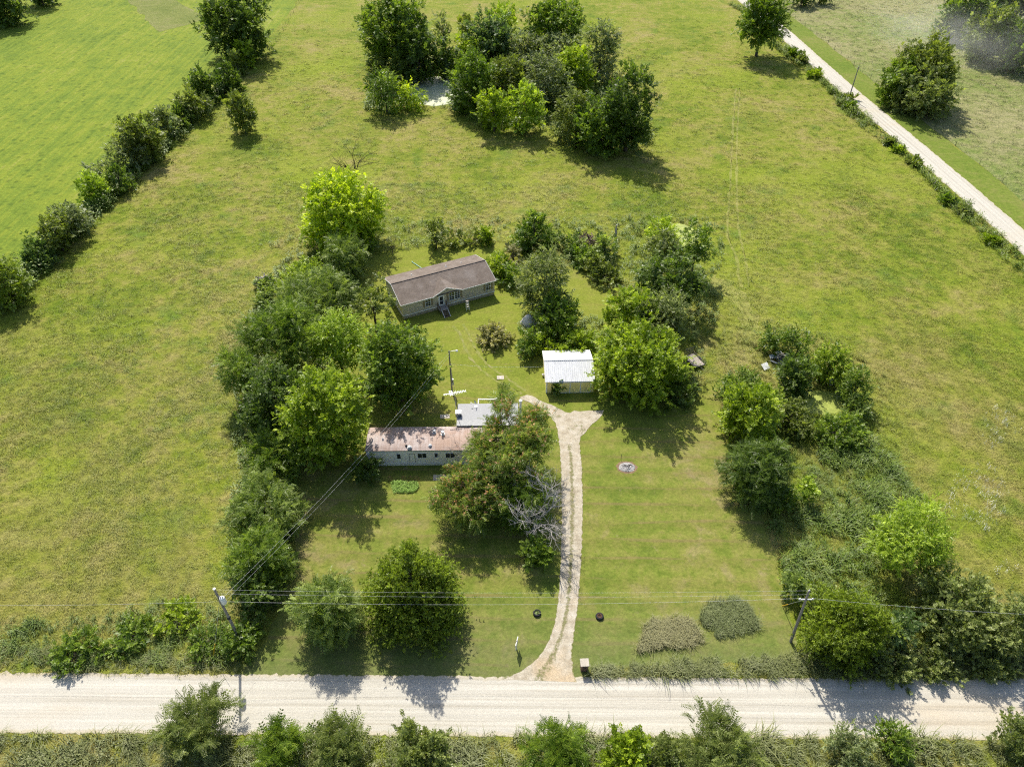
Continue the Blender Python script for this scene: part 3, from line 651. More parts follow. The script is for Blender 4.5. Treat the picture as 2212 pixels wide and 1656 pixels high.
HG = 'hedgerow along the left field'
GR = 'trees of the pond grove'
CL = 'trees crowded left of the houses'
RS = 'shrubs beside the right gravel road'
BR = 'bushes along the bottom of the picture'
Q = [
 # --- hedgerow between meadow and hay field, far to near
 ('tree', 'tree', 'very tall dark tree at the top end of the left hedgerow', (437, -45, 581, 122), 'deep', 'broad', 'round', 0, dict(group=HG)),
 ('hedge_bush', 'bush', 'slim yellow green sapling in front of the tall hedgerow tree', (511, 84, 542, 146), 'lime', 'broad', 'column', 0, dict(group=HG)),
 ('hedge_bush', 'bush', 'small bronze tipped bush beside the slim hedgerow sapling', (496, 110, 528, 160), 'olive', 'broad', 'bush', 0, dict(group=HG)),
 ('cedar_tree', 'tree', 'pair-topped dark cedar third below the tall hedgerow tree', (464, 113, 516, 192), 'deep', 'fine', 'cone', 0, dict(group=HG)),
 ('hedge_bush', 'bush', 'big round dark bush with many upright tips in upper hedgerow', (411, 144, 475, 216), 'deep', 'broad', 'round', 0, dict(group=HG)),
 ('hedge_bush', 'bush', 'light green spreading bush halfway along the hedgerow', (381, 190, 450, 256), 'olive', 'broad', 'bush', 0, dict(group=HG)),
 ('cedar_tree', 'tree', 'dark narrow cedar tucked against the light spreading hedgerow bush', (356, 220, 415, 274), 'deep', 'fine', 'cone', 0, dict(group=HG)),
 ('hedge_bush', 'bush', 'greyish feathery bush right of the tall yellow green hedgerow tree', (326, 226, 385, 296), 'grey', 'broad', 'bush', 0, dict(group=HG)),
 ('tree', 'tree', 'yellow green tree standing highest in the middle hedgerow', (258, 244, 345, 345), 'olive', 'broad', 'round', 0.5, dict(group=HG)),
 ('hedge_bush', 'bush', 'silvery grey bush just below the middle hedgerow tree', (246, 304, 313, 368), 'grey', 'willow', 'bush', 0, dict(group=HG)),
 ('cedar_tree', 'tree', 'short dark green cedar between the silvery and golden hedgerow bushes', (224, 341, 282, 414), 'deep', 'fine', 'cone', 0, dict(group=HG)),
 ('hedge_bush', 'bush', 'small grey bush at the outer edge of the hedgerow', (194, 347, 236, 392), 'grey', 'willow', 'bush', 0, dict(group=HG)),
 ('hedge_bush', 'bush', 'golden green bush in the lower hedgerow', (167, 371, 242, 436), 'lime', 'broad', 'bush', 0, dict(group=HG)),
 ('hedge_bush', 'bush', 'broad silver grey bush below the golden hedgerow bush', (118, 430, 192, 512), 'grey', 'broad', 'bush', 0, dict(group=HG)),
 ('hedge_bush', 'bush', 'dim olive bush leaning on the broad silver hedgerow bush', (88, 448, 148, 545), 'olive', 'broad', 'bush', 0, dict(group=HG)),
 ('cedar_tree', 'tree', 'rounded blue green cedar second from the left picture edge', (38, 494, 112, 576), 'blue', 'fine', 'cone', 0, dict(group=HG)),
 ('hedge_bush', 'bush', 'large yellow green bush cut by the left picture edge', (-38, 538, 48, 664), 'cedar', 'broad', 'round', 0, dict(group=HG)),
 ('bush', 'bush', 'lone upright bush standing in the open upper left meadow', (494, 205, 548, 287), 'olive', 'broad', 'column', 0, dict()),
 ('tree', 'tree', 'dark tree clump in the top left corner of the picture', (-60, -50, 52, 48), 'deep', 'broad', 'round', 0, dict()),
 ('tree', 'tree', 'dark tree just inside the top edge near the left corner', (48, -62, 110, 8), 'deep', 'broad', 'round', 0, dict()),
 # --- pond grove
 ('tree', 'tree', 'biggest tree of the pond grove, dense and dark at its left', (774, -22, 936, 152), 'green', 'broad', 'wide', 0, dict(group=GR)),
 ('tree', 'tree', 'dark round tree overhanging the back of the pale pond', (862, 60, 944, 176), 'deep', 'broad', 'round', 0, dict(group=GR)),
 ('tree', 'tree', 'dark green tree at the right back bank of the pale pond', (930, 76, 988, 166), 'deep', 'broad', 'round', 0, dict(group=GR)),
 ('shrub', 'shrub', 'olive shrub below the biggest grove tree', (791, 128, 836, 180), 'olive', 'broad', 'bush', 0, dict(group=GR)),
 ('shrub', 'shrub', 'pale green shrub on the left pond bank', (836, 126, 883, 180), 'sumac', 'broad', 'bush', 0, dict(group=GR)),
 ('shrub', 'shrub', 'rounded grey green shrub at the left front of the grove', (796, 160, 866, 242), 'green', 'willow', 'bush', 0, dict(group=GR)),
 ('willow_bush', 'bush', 'yellow willow bush in front of the pale pond', (860, 180, 912, 236), 'yellow', 'willow', 'bush', 0, dict(group=GR, droop=.4)),
 ('tree', 'tree', 'thin see-through tree at the back left of the grove gap', (932, 30, 980, 98), 'grey', 'broad', 'sparse', 1.5, dict(group=GR, cover=.5)),
 ('tree', 'tree', 'thin see-through tree nearer the middle of the grove gap', (990, 28, 1023, 90), 'olive', 'broad', 'sparse', 1.5, dict(group=GR, cover=.5)),
 ('tree', 'tree', 'yellow green treetop at the back of the grove', (1053, 12, 1116, 84), 'lime', 'broad', 'round', 1, dict(group=GR)),
 ('tree', 'tree', 'blue green tree in the back middle of the grove', (1012, 36, 1112, 132), 'blue', 'broad', 'round', 0.5, dict(group=GR)),
 ('tree', 'tree', 'large dark spreading tree at the back right of the grove', (1128, -4, 1267, 120), 'green', 'broad', 'wide', 1, dict(group=GR)),
 ('tree', 'tree', 'grey leaved tree on the right back corner of the grove', (1256, 44, 1340, 168), 'grey', 'willow', 'round', 0.5, dict(group=GR)),
 ('shrub', 'shrub', 'yellow green sapling between the pond trees and the blue green tree', (976, 78, 1028, 150), 'bright', 'broad', 'bush', 0, dict(group=GR)),
 ('tree', 'tree', 'silver grey willow in the left centre of the grove', (1102, 76, 1184, 150), 'grey', 'willow', 'round', 0, dict(group=GR)),
 ('tree', 'tree', 'silver grey willow in the right centre of the grove', (1156, 80, 1256, 160), 'grey', 'willow', 'round', 0, dict(group=GR)),
 ('tree', 'tree', 'full green tree bordering the pond on its right', (966, 110, 1074, 238), 'green', 'broad', 'round', 0, dict(group=GR)),
 ('tree', 'tree', 'olive tree in the middle of the grove', (1044, 122, 1140, 224), 'olive', 'broad', 'round', 0, dict(group=GR)),
 ('tree', 'tree', 'pale grey willow in the front centre of the grove', (1134, 126, 1234, 226), 'grey', 'willow', 'round', 0, dict(group=GR)),
 ('tree', 'tree', 'bright green tree between the grey willows of the grove', (1190, 102, 1287, 206), 'bright', 'broad', 'round', 0, dict(group=GR)),
 ('shrub', 'shrub', 'green shrub left in the front row of the grove', (1026, 192, 1108, 284), 'bright', 'broad', 'bush', 0, dict(group=GR)),
 ('shrub', 'shrub', 'yellow tipped shrub right in the front row of the grove', (1094, 190, 1182, 286), 'lime', 'broad', 'bush', 0, dict(group=GR)),
 ('tree', 'tree', 'grey green tree left of the big dark corner tree of the grove', (1204, 196, 1288, 306), 'olive', 'willow', 'round', 0, dict(group=GR)),
 ('tree', 'tree', 'tall dark tree on the right front corner of the grove', (1302, 136, 1421, 326), 'deep', 'broad', 'wide', 0, dict(group=GR)),
 ('tree', 'tree', 'bright green tree in front of the dark corner tree', (1240, 212, 1364, 328), 'green', 'broad', 'round', 0, dict(group=GR)),
 # --- behind the tan house
 ('maple_tree', 'tree', 'large glowing yellow green tree left behind the tan house', (640, 370, 836, 534), 'yellow', 'broad', 'wide', 0.3, dict()),
 ('sumac_tree', 'tree', 'dark tree with feathery leaves left of the tan house roof', (706, 510, 790, 606), 'sumac', 'pinnate', 'round', 0, dict(group=CL)),
 ('shrub', 'shrub', 'green shrub at the foot of the glowing yellow tree', (754, 500, 812, 548), 'green', 'broad', 'bush', 0, dict()),
 ('bush', 'bush', 'broad sunny yellow green bush above the left tree crowd', (592, 558, 734, 632), 'bright', 'broad', 'mound', 0, dict(group=CL, trunk=True)),
 ('tree', 'tree', 'dark feathery tree below the sunny yellow green bush', (600, 600, 764, 690), 'sumac', 'pinnate', 'round', 1, dict(group=CL)),
 ('tree', 'tree', 'largest dark walnut tree at the left of the crowd', (520, 642, 712, 800), 'green', 'pinnate', 'wide', 2, dict(group=CL)),
 ('tree', 'tree', 'dark tree reaching left over the meadow from the crowd', (478, 752, 560, 850), 'green', 'pinnate', 'round', 2, dict(group=CL)),
 ('tree', 'tree', 'shaded dark tree low in the left of the crowd', (518, 780, 680, 950), 'deep', 'broad', 'wide', 0, dict(group=CL)),
 ('tree', 'tree', 'pale yellow green tree in the middle of the crowd', (666, 676, 786, 796), 'lime', 'willow', 'round', 3, dict(group=CL)),
 ('tree', 'tree', 'thin tree with gaps against the left end of the tan house', (752, 600, 858, 716), 'olive', 'broad', 'sparse', 1, dict(group=CL, cover=.8)),
 ('tree', 'tree', 'large dark green tree right in the crowd near the yard pole', (768, 684, 944, 880), 'green', 'broad', 'wide', 0.5, dict(group=CL)),
 ('tree', 'tree', 'fresh green tree overhanging the rusty roofed trailer', (612, 780, 796, 1000), 'bright', 'broad', 'wide', 0.5, dict(group=CL)),
 ('shrub', 'shrub', 'dark shrub at the left corner of the rusty roofed trailer', (764, 984, 818, 1040), 'deep', 'broad', 'bush', 0, dict()),
 ('tree', 'tree', 'dark feathery tree below the crowd at the meadow edge', (528, 930, 656, 1040), 'green', 'pinnate', 'bush', 0, dict(group=CL)),
 ('sumac_tree', 'tree', 'upper broad sumac on the left lawn edge', (488, 1028, 652, 1176), 'sumac', 'pinnate', 'round', 0, dict(group=CL, trunk=True)),
 ('sumac_tree', 'tree', 'lower sumac on the left lawn edge above the utility pole', (502, 1140, 622, 1276), 'green', 'pinnate', 'round', 0, dict(group=CL)),
 ('shrub', 'shrub', 'dark shrub at the lower end of the left lawn edge', (506, 1220, 604, 1322), 'deep', 'broad', 'bush', 0, dict(group=CL)),
 ('vine_bush', 'bush', 'rounded vine covered bush around the left utility pole foot', (478, 1306, 564, 1436), 'green', 'broad', 'mound', 0, dict(rzk=.85)),
 ('shrub', 'shrub', 'lush low shrub farthest left in the weeds above the road', (110, 1366, 224, 1440), 'green', 'broad', 'mound', 0, dict(rzk=.28)),
 ('shrub', 'shrub', 'lush low shrub second from left in the weeds above the road', (236, 1334, 340, 1412), 'green', 'broad', 'mound', 0, dict(rzk=.28)),
 ('shrub', 'shrub', 'bright low shrub left of the transformer pole weeds', (336, 1300, 428, 1372), 'bright', 'broad', 'mound', 0, dict(rzk=.3)),
 ('shrub', 'shrub', 'dark feathery shrub just left of the vine covered pole bush', (400, 1338, 484, 1424), 'green', 'willow', 'mound', 0, dict(rzk=.4)),
 # --- front lawn
 ('sumac_tree', 'tree', 'small pale fronded tree on the front lawn left of the cedar', (640, 1230, 772, 1380), 'sumac', 'pinnate', 'round', 0.2, dict(cover=1.9, leaf=1.15, droop=.1, rzk=1.12, anchor='b')),
 ('cedar_tree', 'tree', 'big dense cedar in the middle of the front lawn', (766, 1128, 1004, 1372), 'cedar', 'fine', 'cone', 0.2, dict(cover=2.6, leaf=.85, rzk=1.08)),
 ('mimosa_tree', 'tree', 'pink flowering mimosa leaning over the grey roofed addition', (1040, 862, 1206, 992), 'mimosa', 'pinnate', 'sparse', 3.8, dict(blossom=.36, leaf=.8, cover=2.0, rzk=.55)),
 ('mimosa_tree', 'tree', 'green mimosa with few blossoms before the right end of the trailer', (985, 930, 1192, 1050), 'mimosa', 'pinnate', 'wide', 2.8, dict(blossom=.14, leaf=.8, cover=1.5, rzk=.5)),
 ('mimosa_tree', 'tree', 'low pink flowering mimosa spreading over the lawn before the trailer', (926, 1000, 1092, 1140), 'mimosa', 'pinnate', 'wide', 1.4, dict(blossom=.36, leaf=.8, cover=1.5, rzk=.6)),
 ('tree', 'tree', 'dark green tree behind the bare silver dead tree', (1062, 1020, 1186, 1146), 'green', 'pinnate', 'round', 0.6, dict(leaf=.9, rzk=.8)),
 ('vine_bush', 'bush', 'long leafy clump beside the driveway below the mimosa', (1130, 1134, 1196, 1258), 'green', 'broad', 'column', 0, dict(rzk=.9)),
 ('sumac_tree', 'tree', 'little palm like sumac behind the grey roofed addition', (1062, 838, 1112, 878), 'sumac', 'pinnate', 'bush', 0.6, dict()),
 # --- between house and garage
 ('tree', 'tree', 'egg shaped dark green tree right behind the tan house yard', (1108, 440, 1201, 536), 'green', 'broad', 'cone', 0, dict()),
 ('tree', 'tree', 'grey green feathery tree right of the tan house', (1124, 530, 1228, 678), 'dusty', 'willow', 'round', 0.6, dict(cover=1.3)),
 ('bush', 'bush', 'dense dark green bush right of the grey tarp heap', (1152, 646, 1254, 734), 'green', 'broad', 'bush', 0, dict()),
 ('shrub', 'shrub', 'low green shrub left below the dense bush by the tarp', (1118, 716, 1162, 770), 'green', 'broad', 'bush', 0, dict()),
 ('shrub', 'shrub', 'small round bright shrub above the garage corner', (1150, 720, 1194, 762), 'bright', 'broad', 'bush', 0, dict()),
 ('shrub', 'shrub', 'bright green shrubs spreading along the back of the white roofed garage', (1192, 708, 1304, 770), 'bright', 'broad', 'mound', 0, dict()),
 ('tree', 'tree', 'bright green treetop behind the garage trees', (1312, 618, 1424, 734), 'bright', 'broad', 'round', 2, dict()),
 ('tree', 'tree', 'grey green tree right behind the garage trees', (1368, 625, 1484, 752), 'dusty', 'willow', 'round', 2, dict()),
 ('tree', 'tree', 'huge vivid green tree touching the right side of the garage', (1276, 690, 1474, 868), 'bright', 'broad', 'wide', 0, dict(cover=1.7)),
 ('shrub', 'shrub', 'shaded dark shrub in front of the huge garage tree', (1392, 790, 1504, 872), 'deep', 'broad', 'mound', 0, dict()),
 ('oak_tree', 'tree', 'dark oak with open forked limbs at the pond patch', (1464, 478, 1548, 580), 'green', 'broad', 'sparse', 2, dict(cover=1.3)),
 ('oak_tree', 'tree', 'dark oak left of the forked oak by the pond patch', (1402, 498, 1472, 590), 'dusty', 'broad', 'round', 1.5, dict()),
 ('oak_tree', 'tree', 'broad drooping dark oak above the garage trees', (1358, 545, 1536, 668), 'deep', 'broad', 'wide', 2.5, dict(droop=.2, cover=1.3)),
 ('bush', 'bush', 'glowing yellow bush behind the oaks at the pond patch', (1402, 478, 1456, 520), 'yellow', 'willow', 'bush', 0, dict()),
 ('vine_bush', 'bush', 'pale vine mound left of the dark brush pile', (1206, 498, 1258, 544), 'sumac', 'broad', 'mound', 0, dict()),
 ('vine_bush', 'bush', 'pale vine mound right of the dark brush pile', (1272, 496, 1338, 556), 'sumac', 'broad', 'mound', 0, dict()),
 ('vine_bush', 'bush', 'green vine mound below the dark brush pile', (1234, 529, 1286, 572), 'green', 'broad', 'mound', 0, dict()),
 ('shrub', 'shrub', 'small olive shrub at the top corner of the side lawn', (1264, 555, 1298, 592), 'olive', 'broad', 'bush', 0, dict()),
 ('shrub', 'shrub', 'low dark shrub strip along the top edge of the side lawn', (1272, 584, 1344, 618), 'olive', 'broad', 'mound', 0, dict(rzk=.34, anchor='b')),
 ('shrub', 'shrub', 'weedy green shrub touching the right end of the tan house', (1050, 536, 1100, 592), 'bright', 'broad', 'mound', 0, dict()),
 ('shrub', 'shrub', 'brown tipped weeds behind the feathery grey green tree', (1082, 526, 1134, 566), 'weed', 'broad', 'mound', 0, dict()),
 ('shrub', 'shrub', 'green weeds between the tan house and the feathery tree', (1076, 568, 1130, 616), 'green', 'broad', 'mound', 0, dict()),
 ('shrub', 'shrub', 'tall thin shrub on the back lawn fence line', (922, 476, 960, 538), 'olive', 'broad', 'column', 0, dict(cover=.9)),
 ('shrub', 'shrub', 'low hedge left part along the back lawn', (952, 508, 1008, 534), 'olive', 'broad', 'mound', 0, dict(rzk=.34, anchor='b')),
 ('shrub', 'shrub', 'low hedge right part along the back lawn', (1004, 510, 1064, 532), 'olive', 'broad', 'mound', 0, dict(rzk=.34, anchor='b')),
 ('shrub', 'shrub', 'single bright tuft in the low hedge behind the tan house', (1040, 495, 1062, 526), 'bright', 'broad', 'bush', 0, dict()),
 ('bush', 'bush', 'round brown weed island on the lawn before the tan house', (1030, 696, 1098, 752), 'weed', 'broad', 'mound', 0, dict(rzk=.55, cover=2.4, trunk=False, leaf=.8)),
 ('shrub', 'shrub', 'grey green vine beside the left brush pile', (544, 596, 592, 622), 'sumac', 'broad', 'mound', 0, dict()),
 ('shrub', 'shrub', 'grey green vine below the left brush pile', (552, 618, 602, 656), 'sumac', 'broad', 'mound', 0, dict()),
 # --- shrubs round the small right pond
 ('tree', 'tree', 'feathery green tree top left of the small green pond', (1556, 796, 1632, 870), 'green', 'willow', 'round', 0, dict()),
 ('tree', 'tree', 'bright green bushy tree on the right lawn edge', (1556, 822, 1684, 956), 'bright', 'broad', 'round', 0, dict()),
 ('tree', 'tree', 'glossy dark green tree on the right lawn edge below the bright one', (1572, 950, 1704, 1086), 'deep', 'pinnate', 'round', 0, dict(cover=2.0)),
 ('shrub', 'shrub', 'olive mound left of the small green pond', (1658, 854, 1762, 940), 'olive', 'broad', 'mound', 0, dict()),
 ('shrub', 'shrub', 'green shrub right below the glossy dark tree', (1664, 1052, 1720, 1104), 'green', 'broad', 'bush', 0, dict()),
 ('shrub', 'shrub', 'yellow green shrub alone right of the glossy dark tree', (1722, 1030, 1764, 1088), 'lime', 'broad', 'bush', 0, dict()),
 ('shrub', 'shrub', 'feathery shrub behind the junk heap', (1650, 706, 1708, 764), 'green', 'willow', 'bush', 0, dict()),
 ('shrub', 'shrub', 'loose shrub right behind the junk heap', (1704, 716, 1750, 772), 'green', 'willow', 'bush', 0, dict(cover=1.0)),
 ('shrub', 'shrub', 'dark shrub overhanging the back of the small green pond', (1682, 762, 1760, 856), 'deep', 'broad', 'round', 0, dict()),
 ('shrub', 'shrub', 'bright shrub at the back right of the small green pond', (1756, 744, 1834, 828), 'bright', 'willow', 'round', 0, dict()),
 ('shrub', 'shrub', 'slim feathery shrub right of the small green pond', (1826, 796, 1874, 872), 'green', 'willow', 'column', 0, dict()),
 ('shrub', 'shrub', 'pale reed like shrub at the right tip of the green pond', (1822, 856, 1876, 904), 'sumac', 'willow', 'bush', 0, dict()),
 ('shrub', 'shrub', 'wide dark bramble mound below the small green pond', (1756, 884, 1882, 968), 'green', 'broad', 'mound', 0, dict(leaf=.8)),
 # --- lower right
 ('tree', 'tree', 'airy light green tree alone in the lower right meadow', (1886, 1078, 2056, 1246), 'lime', 'willow', 'round', 1.2, dict(cover=1.2)),
 ('cedar_tree', 'tree', 'dark olive cedar beside the right utility pole', (1738, 1246, 1912, 1440), 'cedar', 'fine', 'round', 0, dict(cover=2.4, leaf=.9, rzk=.9, anchor='b')),
 ('tree', 'tree', 'large grey green bushy tree near the lower right edge', (1972, 1228, 2170, 1400), 'dusty', 'broad', 'wide', 0, dict()),
 ('tree', 'tree', 'feathery grey tree cut by the lower right edge', (2142, 1280, 2250, 1420), 'dusty', 'willow', 'round', 0, dict()),
 ('shrub', 'shrub', 'rounded blue green shrub between the cedar and the grey tree', (1908, 1312, 1976, 1400), 'blue', 'broad', 'bush', 0, dict()),
 ('shrub', 'shrub', 'pale bush at the lawn corner left of the right pole cedar', (1696, 1236, 1748, 1296), 'sumac', 'broad', 'bush', 0, dict()),
 ('shrub', 'shrub', 'dusty roadside shrub left under the grey green tree', (1880, 1384, 1990, 1458), 'dusty', 'broad', 'mound', 0, dict()),
 ('shrub', 'shrub', 'dusty roadside shrub middle under the grey green tree', (1976, 1380, 2082, 1456), 'dusty', 'broad', 'mound', 0, dict()),
 ('shrub', 'shrub', 'dusty roadside shrub at the right picture edge', (2070, 1376, 2190, 1458), 'dusty', 'broad', 'mound', 0, dict()),
 # --- below the foreground road
 ('bush', 'bush', 'tallest feathery bush below the road, left of the others', (330, 1478, 512, 1730), 'dusty', 'pinnate', 'spiky', 0, dict(group=BR, droop=-.3, rzk=.62, anchor='t')),
 ('bush', 'bush', 'second feathery bush from the left below the road', (540, 1552, 668, 1720), 'green', 'pinnate', 'spiky', 0, dict(group=BR, droop=-.3, rzk=.62, anchor='t')),
 ('bush', 'bush', 'third bush from the left below the road, with a tall spike', (652, 1535, 808, 1730), 'dusty', 'pinnate', 'spiky', 0, dict(group=BR, droop=-.3, rzk=.62, anchor='t')),
 ('bush', 'bush', 'loose bush below the road left of the driveway mouth', (832, 1548, 990, 1740), 'dusty', 'broad', 'spiky', 0, dict(group=BR, droop=-.3, rzk=.62, anchor='t')),
 ('bush', 'bush', 'bushy sapling clump below the road straight under the driveway', (1120, 1545, 1292, 1740), 'green', 'pinnate', 'spiky', 0, dict(group=BR, droop=-.3, rzk=.62, anchor='t')),
 ('bush', 'bush', 'rounder bright bush below the road right of the driveway', (1286, 1572, 1414, 1730), 'bright', 'broad', 'spiky', 0, dict(group=BR, droop=-.3, rzk=.62, anchor='t')),
 ('bush', 'bush', 'wide spiky bush below the road under the two weed beds', (1462, 1537, 1644, 1740), 'dusty', 'pinnate', 'spiky', 0, dict(group=BR, droop=-.3, rzk=.62, anchor='t')),
 ('bush', 'bush', 'greyish willow bush fourth from the right below the road', (1782, 1572, 1882, 1720), 'grey', 'willow', 'spiky', 0, dict(group=BR, droop=-.3, rzk=.62, anchor='t')),
 ('bush', 'bush', 'dark willow bush third from the right below the road', (1884, 1558, 1978, 1720), 'green', 'willow', 'spiky', 0, dict(group=BR, droop=-.3, rzk=.62, anchor='t')),
 ('bush', 'bush', 'leafy bush in the bottom right corner', (2144, 1548, 2260, 1730), 'dusty', 'broad', 'spiky', 0, dict(group=BR, droop=-.3, rzk=.62, anchor='t')),
 ('bush', 'bush', 'grey leafy bush between the driveway bush and the rounder one', (1400, 1592, 1480, 1700), 'dusty', 'broad', 'spiky', 0, dict(group=BR, droop=-.3, rzk=.62, anchor='t')),
 # --- top right
 ('tree', 'tree', 'shade tree with a forked trunk beside the right road', (1590, -12, 1710, 100), 'green', 'broad', 'wide', 2.6, dict()),
 ('tree', 'tree', 'tall yellow green vine draped tree in the right pasture', (1936, 86, 2062, 214), 'olive', 'broad', 'round', 0.5, dict()),
 ('tree', 'tree', 'lower left part tree of the pasture clump', (1898, 136, 1984, 226), 'green', 'broad', 'round', 0, dict()),
 ('bush', 'bush', 'silver grey bush at the front of the pasture clump', (1934, 154, 2062, 248), 'dusty', 'broad', 'round', 0, dict()),
 ('tree', 'tree', 'leftmost dark tree of the smoky top right wood', (2038, -40, 2136, 78), 'green', 'broad', 'round', 0, dict()),
 ('tree', 'tree', 'grey tree veiled by smoke in the top right wood', (2092, 14, 2186, 128), 'dusty', 'broad', 'round', 0, dict()),
 ('tree', 'tree', 'dark tree at the right edge of the smoky wood', (2164, 52, 2256, 148), 'green', 'broad', 'round', 0, dict()),
 ('tree', 'tree', 'dark tree in the top right corner of the picture', (2126, -60, 2236, 50), 'deep', 'broad', 'round', 0, dict()),
 ('bush', 'bush', 'dim bush at the top edge just right of the road', (1712, -34, 1760, 12), 'deep', 'broad', 'bush', 0, dict()),
 ('bush', 'bush', 'dim bush at the top edge further right of the road', (1752, -30, 1796, 6), 'olive', 'broad', 'bush', 0, dict()),
]
for nm, cat, lab, bb, pal, sty, shp, clr, kw in Q:
    kw = dict(kw)
    if kw.get('group') == HG: bb = (bb[0] - .02 * (bb[2] - bb[0]), bb[1] + .12 * (bb[3] - bb[1]), bb[2] + .02 * (bb[2] - bb[0]), bb[3])
    plant(nm, cat, lab, bb, pal, sty, shp, clr, **kw)
rs = [(1704, 110, 1724, 124), (1724, 124, 1740, 140), (1752, 150, 1772, 172), (1822, 204, 1838, 218), (1828, 222, 1846, 240), (1916, 298, 1934, 316), (1932, 312, 1950, 334), (1966, 342, 1988, 360), (2036, 420, 2058, 444), (2070, 446, 2092, 466), (2130, 506, 2154, 530)]
order = ['first', 'second', 'third', 'fourth', 'fifth', 'sixth', 'seventh', 'eighth', 'ninth', 'tenth', 'eleventh', 'twelfth', 'thirteenth', 'fourteenth']
for i, bb in enumerate(rs):
    plant('roadside_shrub', 'shrub', '%s small roadside shrub counted down the near side of the right road' % order[i], bb, ['green', 'dusty', 'bright', 'olive'][i % 4], 'broad', 'mound', 0, group=RS, rzk=.42 + .1 * (i % 3))

b = gp(1152, 1150); dead_tree('dead_tree', 'tree', 'bare silver dead tree spreading beside the driveway', (b[0], b[1]), 8.0, 0.8, 5, (0.4, -0.2), 0.2, 5)
b = gp(985, 1000); dead_tree('dead_sapling', 'tree', 'thin leafless sapling against the front of the rusty roofed trailer', (b[0], b[1] + 0.4), 5.2, 0.7, 8, (-0.3, 0.2), 0.07, 4)
b = gp(848, 546); dead_tree('bare_bush', 'bush', 'half bare twiggy bush on the lawn behind the tan house', (b[0], b[1]), 3.8, 0.45, 12, (0, 0), 0.06, 4, 'bark')
b = gp(774, 420); dead_tree('dead_snag', 'tree', 'dark bare snag sticking up behind the glowing yellow tree', (b[0], b[1] + 1), 12.0, 0.25, 15, (0, 0), 0.14, 3, 'bark')

# ------------------------------------------------------------------ building materials
def mat_shingle():
    t = NT('brown_shingles'); p = t.objpos()
    n = t.noise(p, 0.8, 4, 0.6); f = t.noise(t.map(p, (1.2, 5, 5)), 2.0, 3, 0.7); big = t.noise(p, 0.25, 3)
    br = t.n('ShaderNodeTexBrick'); t.put(br.inputs[0], t.map(p, (1, 1, 1)))
    br.inputs['Scale'].default_value = 3.2; br.inputs['Mortar Size'].default_value = 0.02
    br.inputs['Color1'].default_value = (0.9, 0.9, 0.9, 1); br.inputs['Color2'].default_value = (1.1, 1.1, 1.1, 1); br.inputs['Mortar'].default_value = (0.75, 0.75, 0.75, 1)
    c = t.ramp(n, [(0.3, (0.135, 0.108, 0.088)), (0.55, (0.175, 0.143, 0.120)), (0.75, (0.215, 0.182, 0.158))])
    c = t.mix(t.rng(big, 0.58, 0.72, 0, 0.5), c, (0.24, 0.21, 0.19))
    c = t.mix(1.0, c, t.rng(f, 0.25, 0.75, 0.72, 1.25), 'MULTIPLY'); c = t.mix(1.0, c, br.outputs[0], 'MULTIPLY')
    return t.surf(c, 0.9, t.bump(f, 0.3, 0.02), 0.15)
def mat_siding(name, c, pitch=0.11, vertical=False, var=0.12, grime=(0.2, 0.19, 0.17), gk=0.35):
    t = NT(name); p = t.objpos(); x = t.sep(p)
    k = t.math('FRACT', t.math('DIVIDE', x[0] if vertical else x[2], pitch))
    n = t.noise(t.map(p, (2, 2, 0.35) if vertical else (0.6, 0.6, 2)), 1.2, 4, 0.65)
    cc = t.mix(1.0, c, t.rng(n, 0.25, 0.75, 1 - var, 1 + var), 'MULTIPLY')
    g = t.noise(t.map(p, (5, 5, 0.5) if vertical else (1, 1, 1)), 1.0, 4, 0.7)
    cc = t.mix(t.rng(g, 0.55, 0.8, 0, gk), cc, grime)
    return t.surf(cc, 0.6, t.bump(t.rng(k, 0.0, 0.2, 0, 1) if vertical else k, 0.16, 0.03), 0.3)
M['shingle'] = mat_shingle()
M['tan_siding'] = mat_siding('tan_lap_siding', (0.47, 0.42, 0.34), 0.11, False, 0.04, (0.36, 0.32, 0.26), 0.15)
M['skirt'] = mat_siding('tan_skirting', (0.36, 0.31, 0.23), 0.15, True)
M['white_trim'] = simple('white_trim', (0.74, 0.74, 0.72), 0.5, 0.06)
M['shutter'] = simple('tan_shutter', (0.26, 0.205, 0.125), 0.6, 0.1)
M['plumb'] = simple('light_metal', (0.62, 0.62, 0.60), 0.4, 0.1)
t = NT('window_glass'); M['glass'] = t.surf((0.022, 0.026, 0.030), 0.08, None, 0.6)
M['wood_dark'] = simple('weathered_brown_wood', (0.115, 0.085, 0.062), 0.85, 0.3, 4)
M['wood_grey'] = simple('weathered_grey_wood', (0.33, 0.29, 0.25), 0.85, 0.3, 4)
M['wood_white'] = simple('white_painted_wood', (0.62, 0.60, 0.56), 0.7, 0.15, 3)
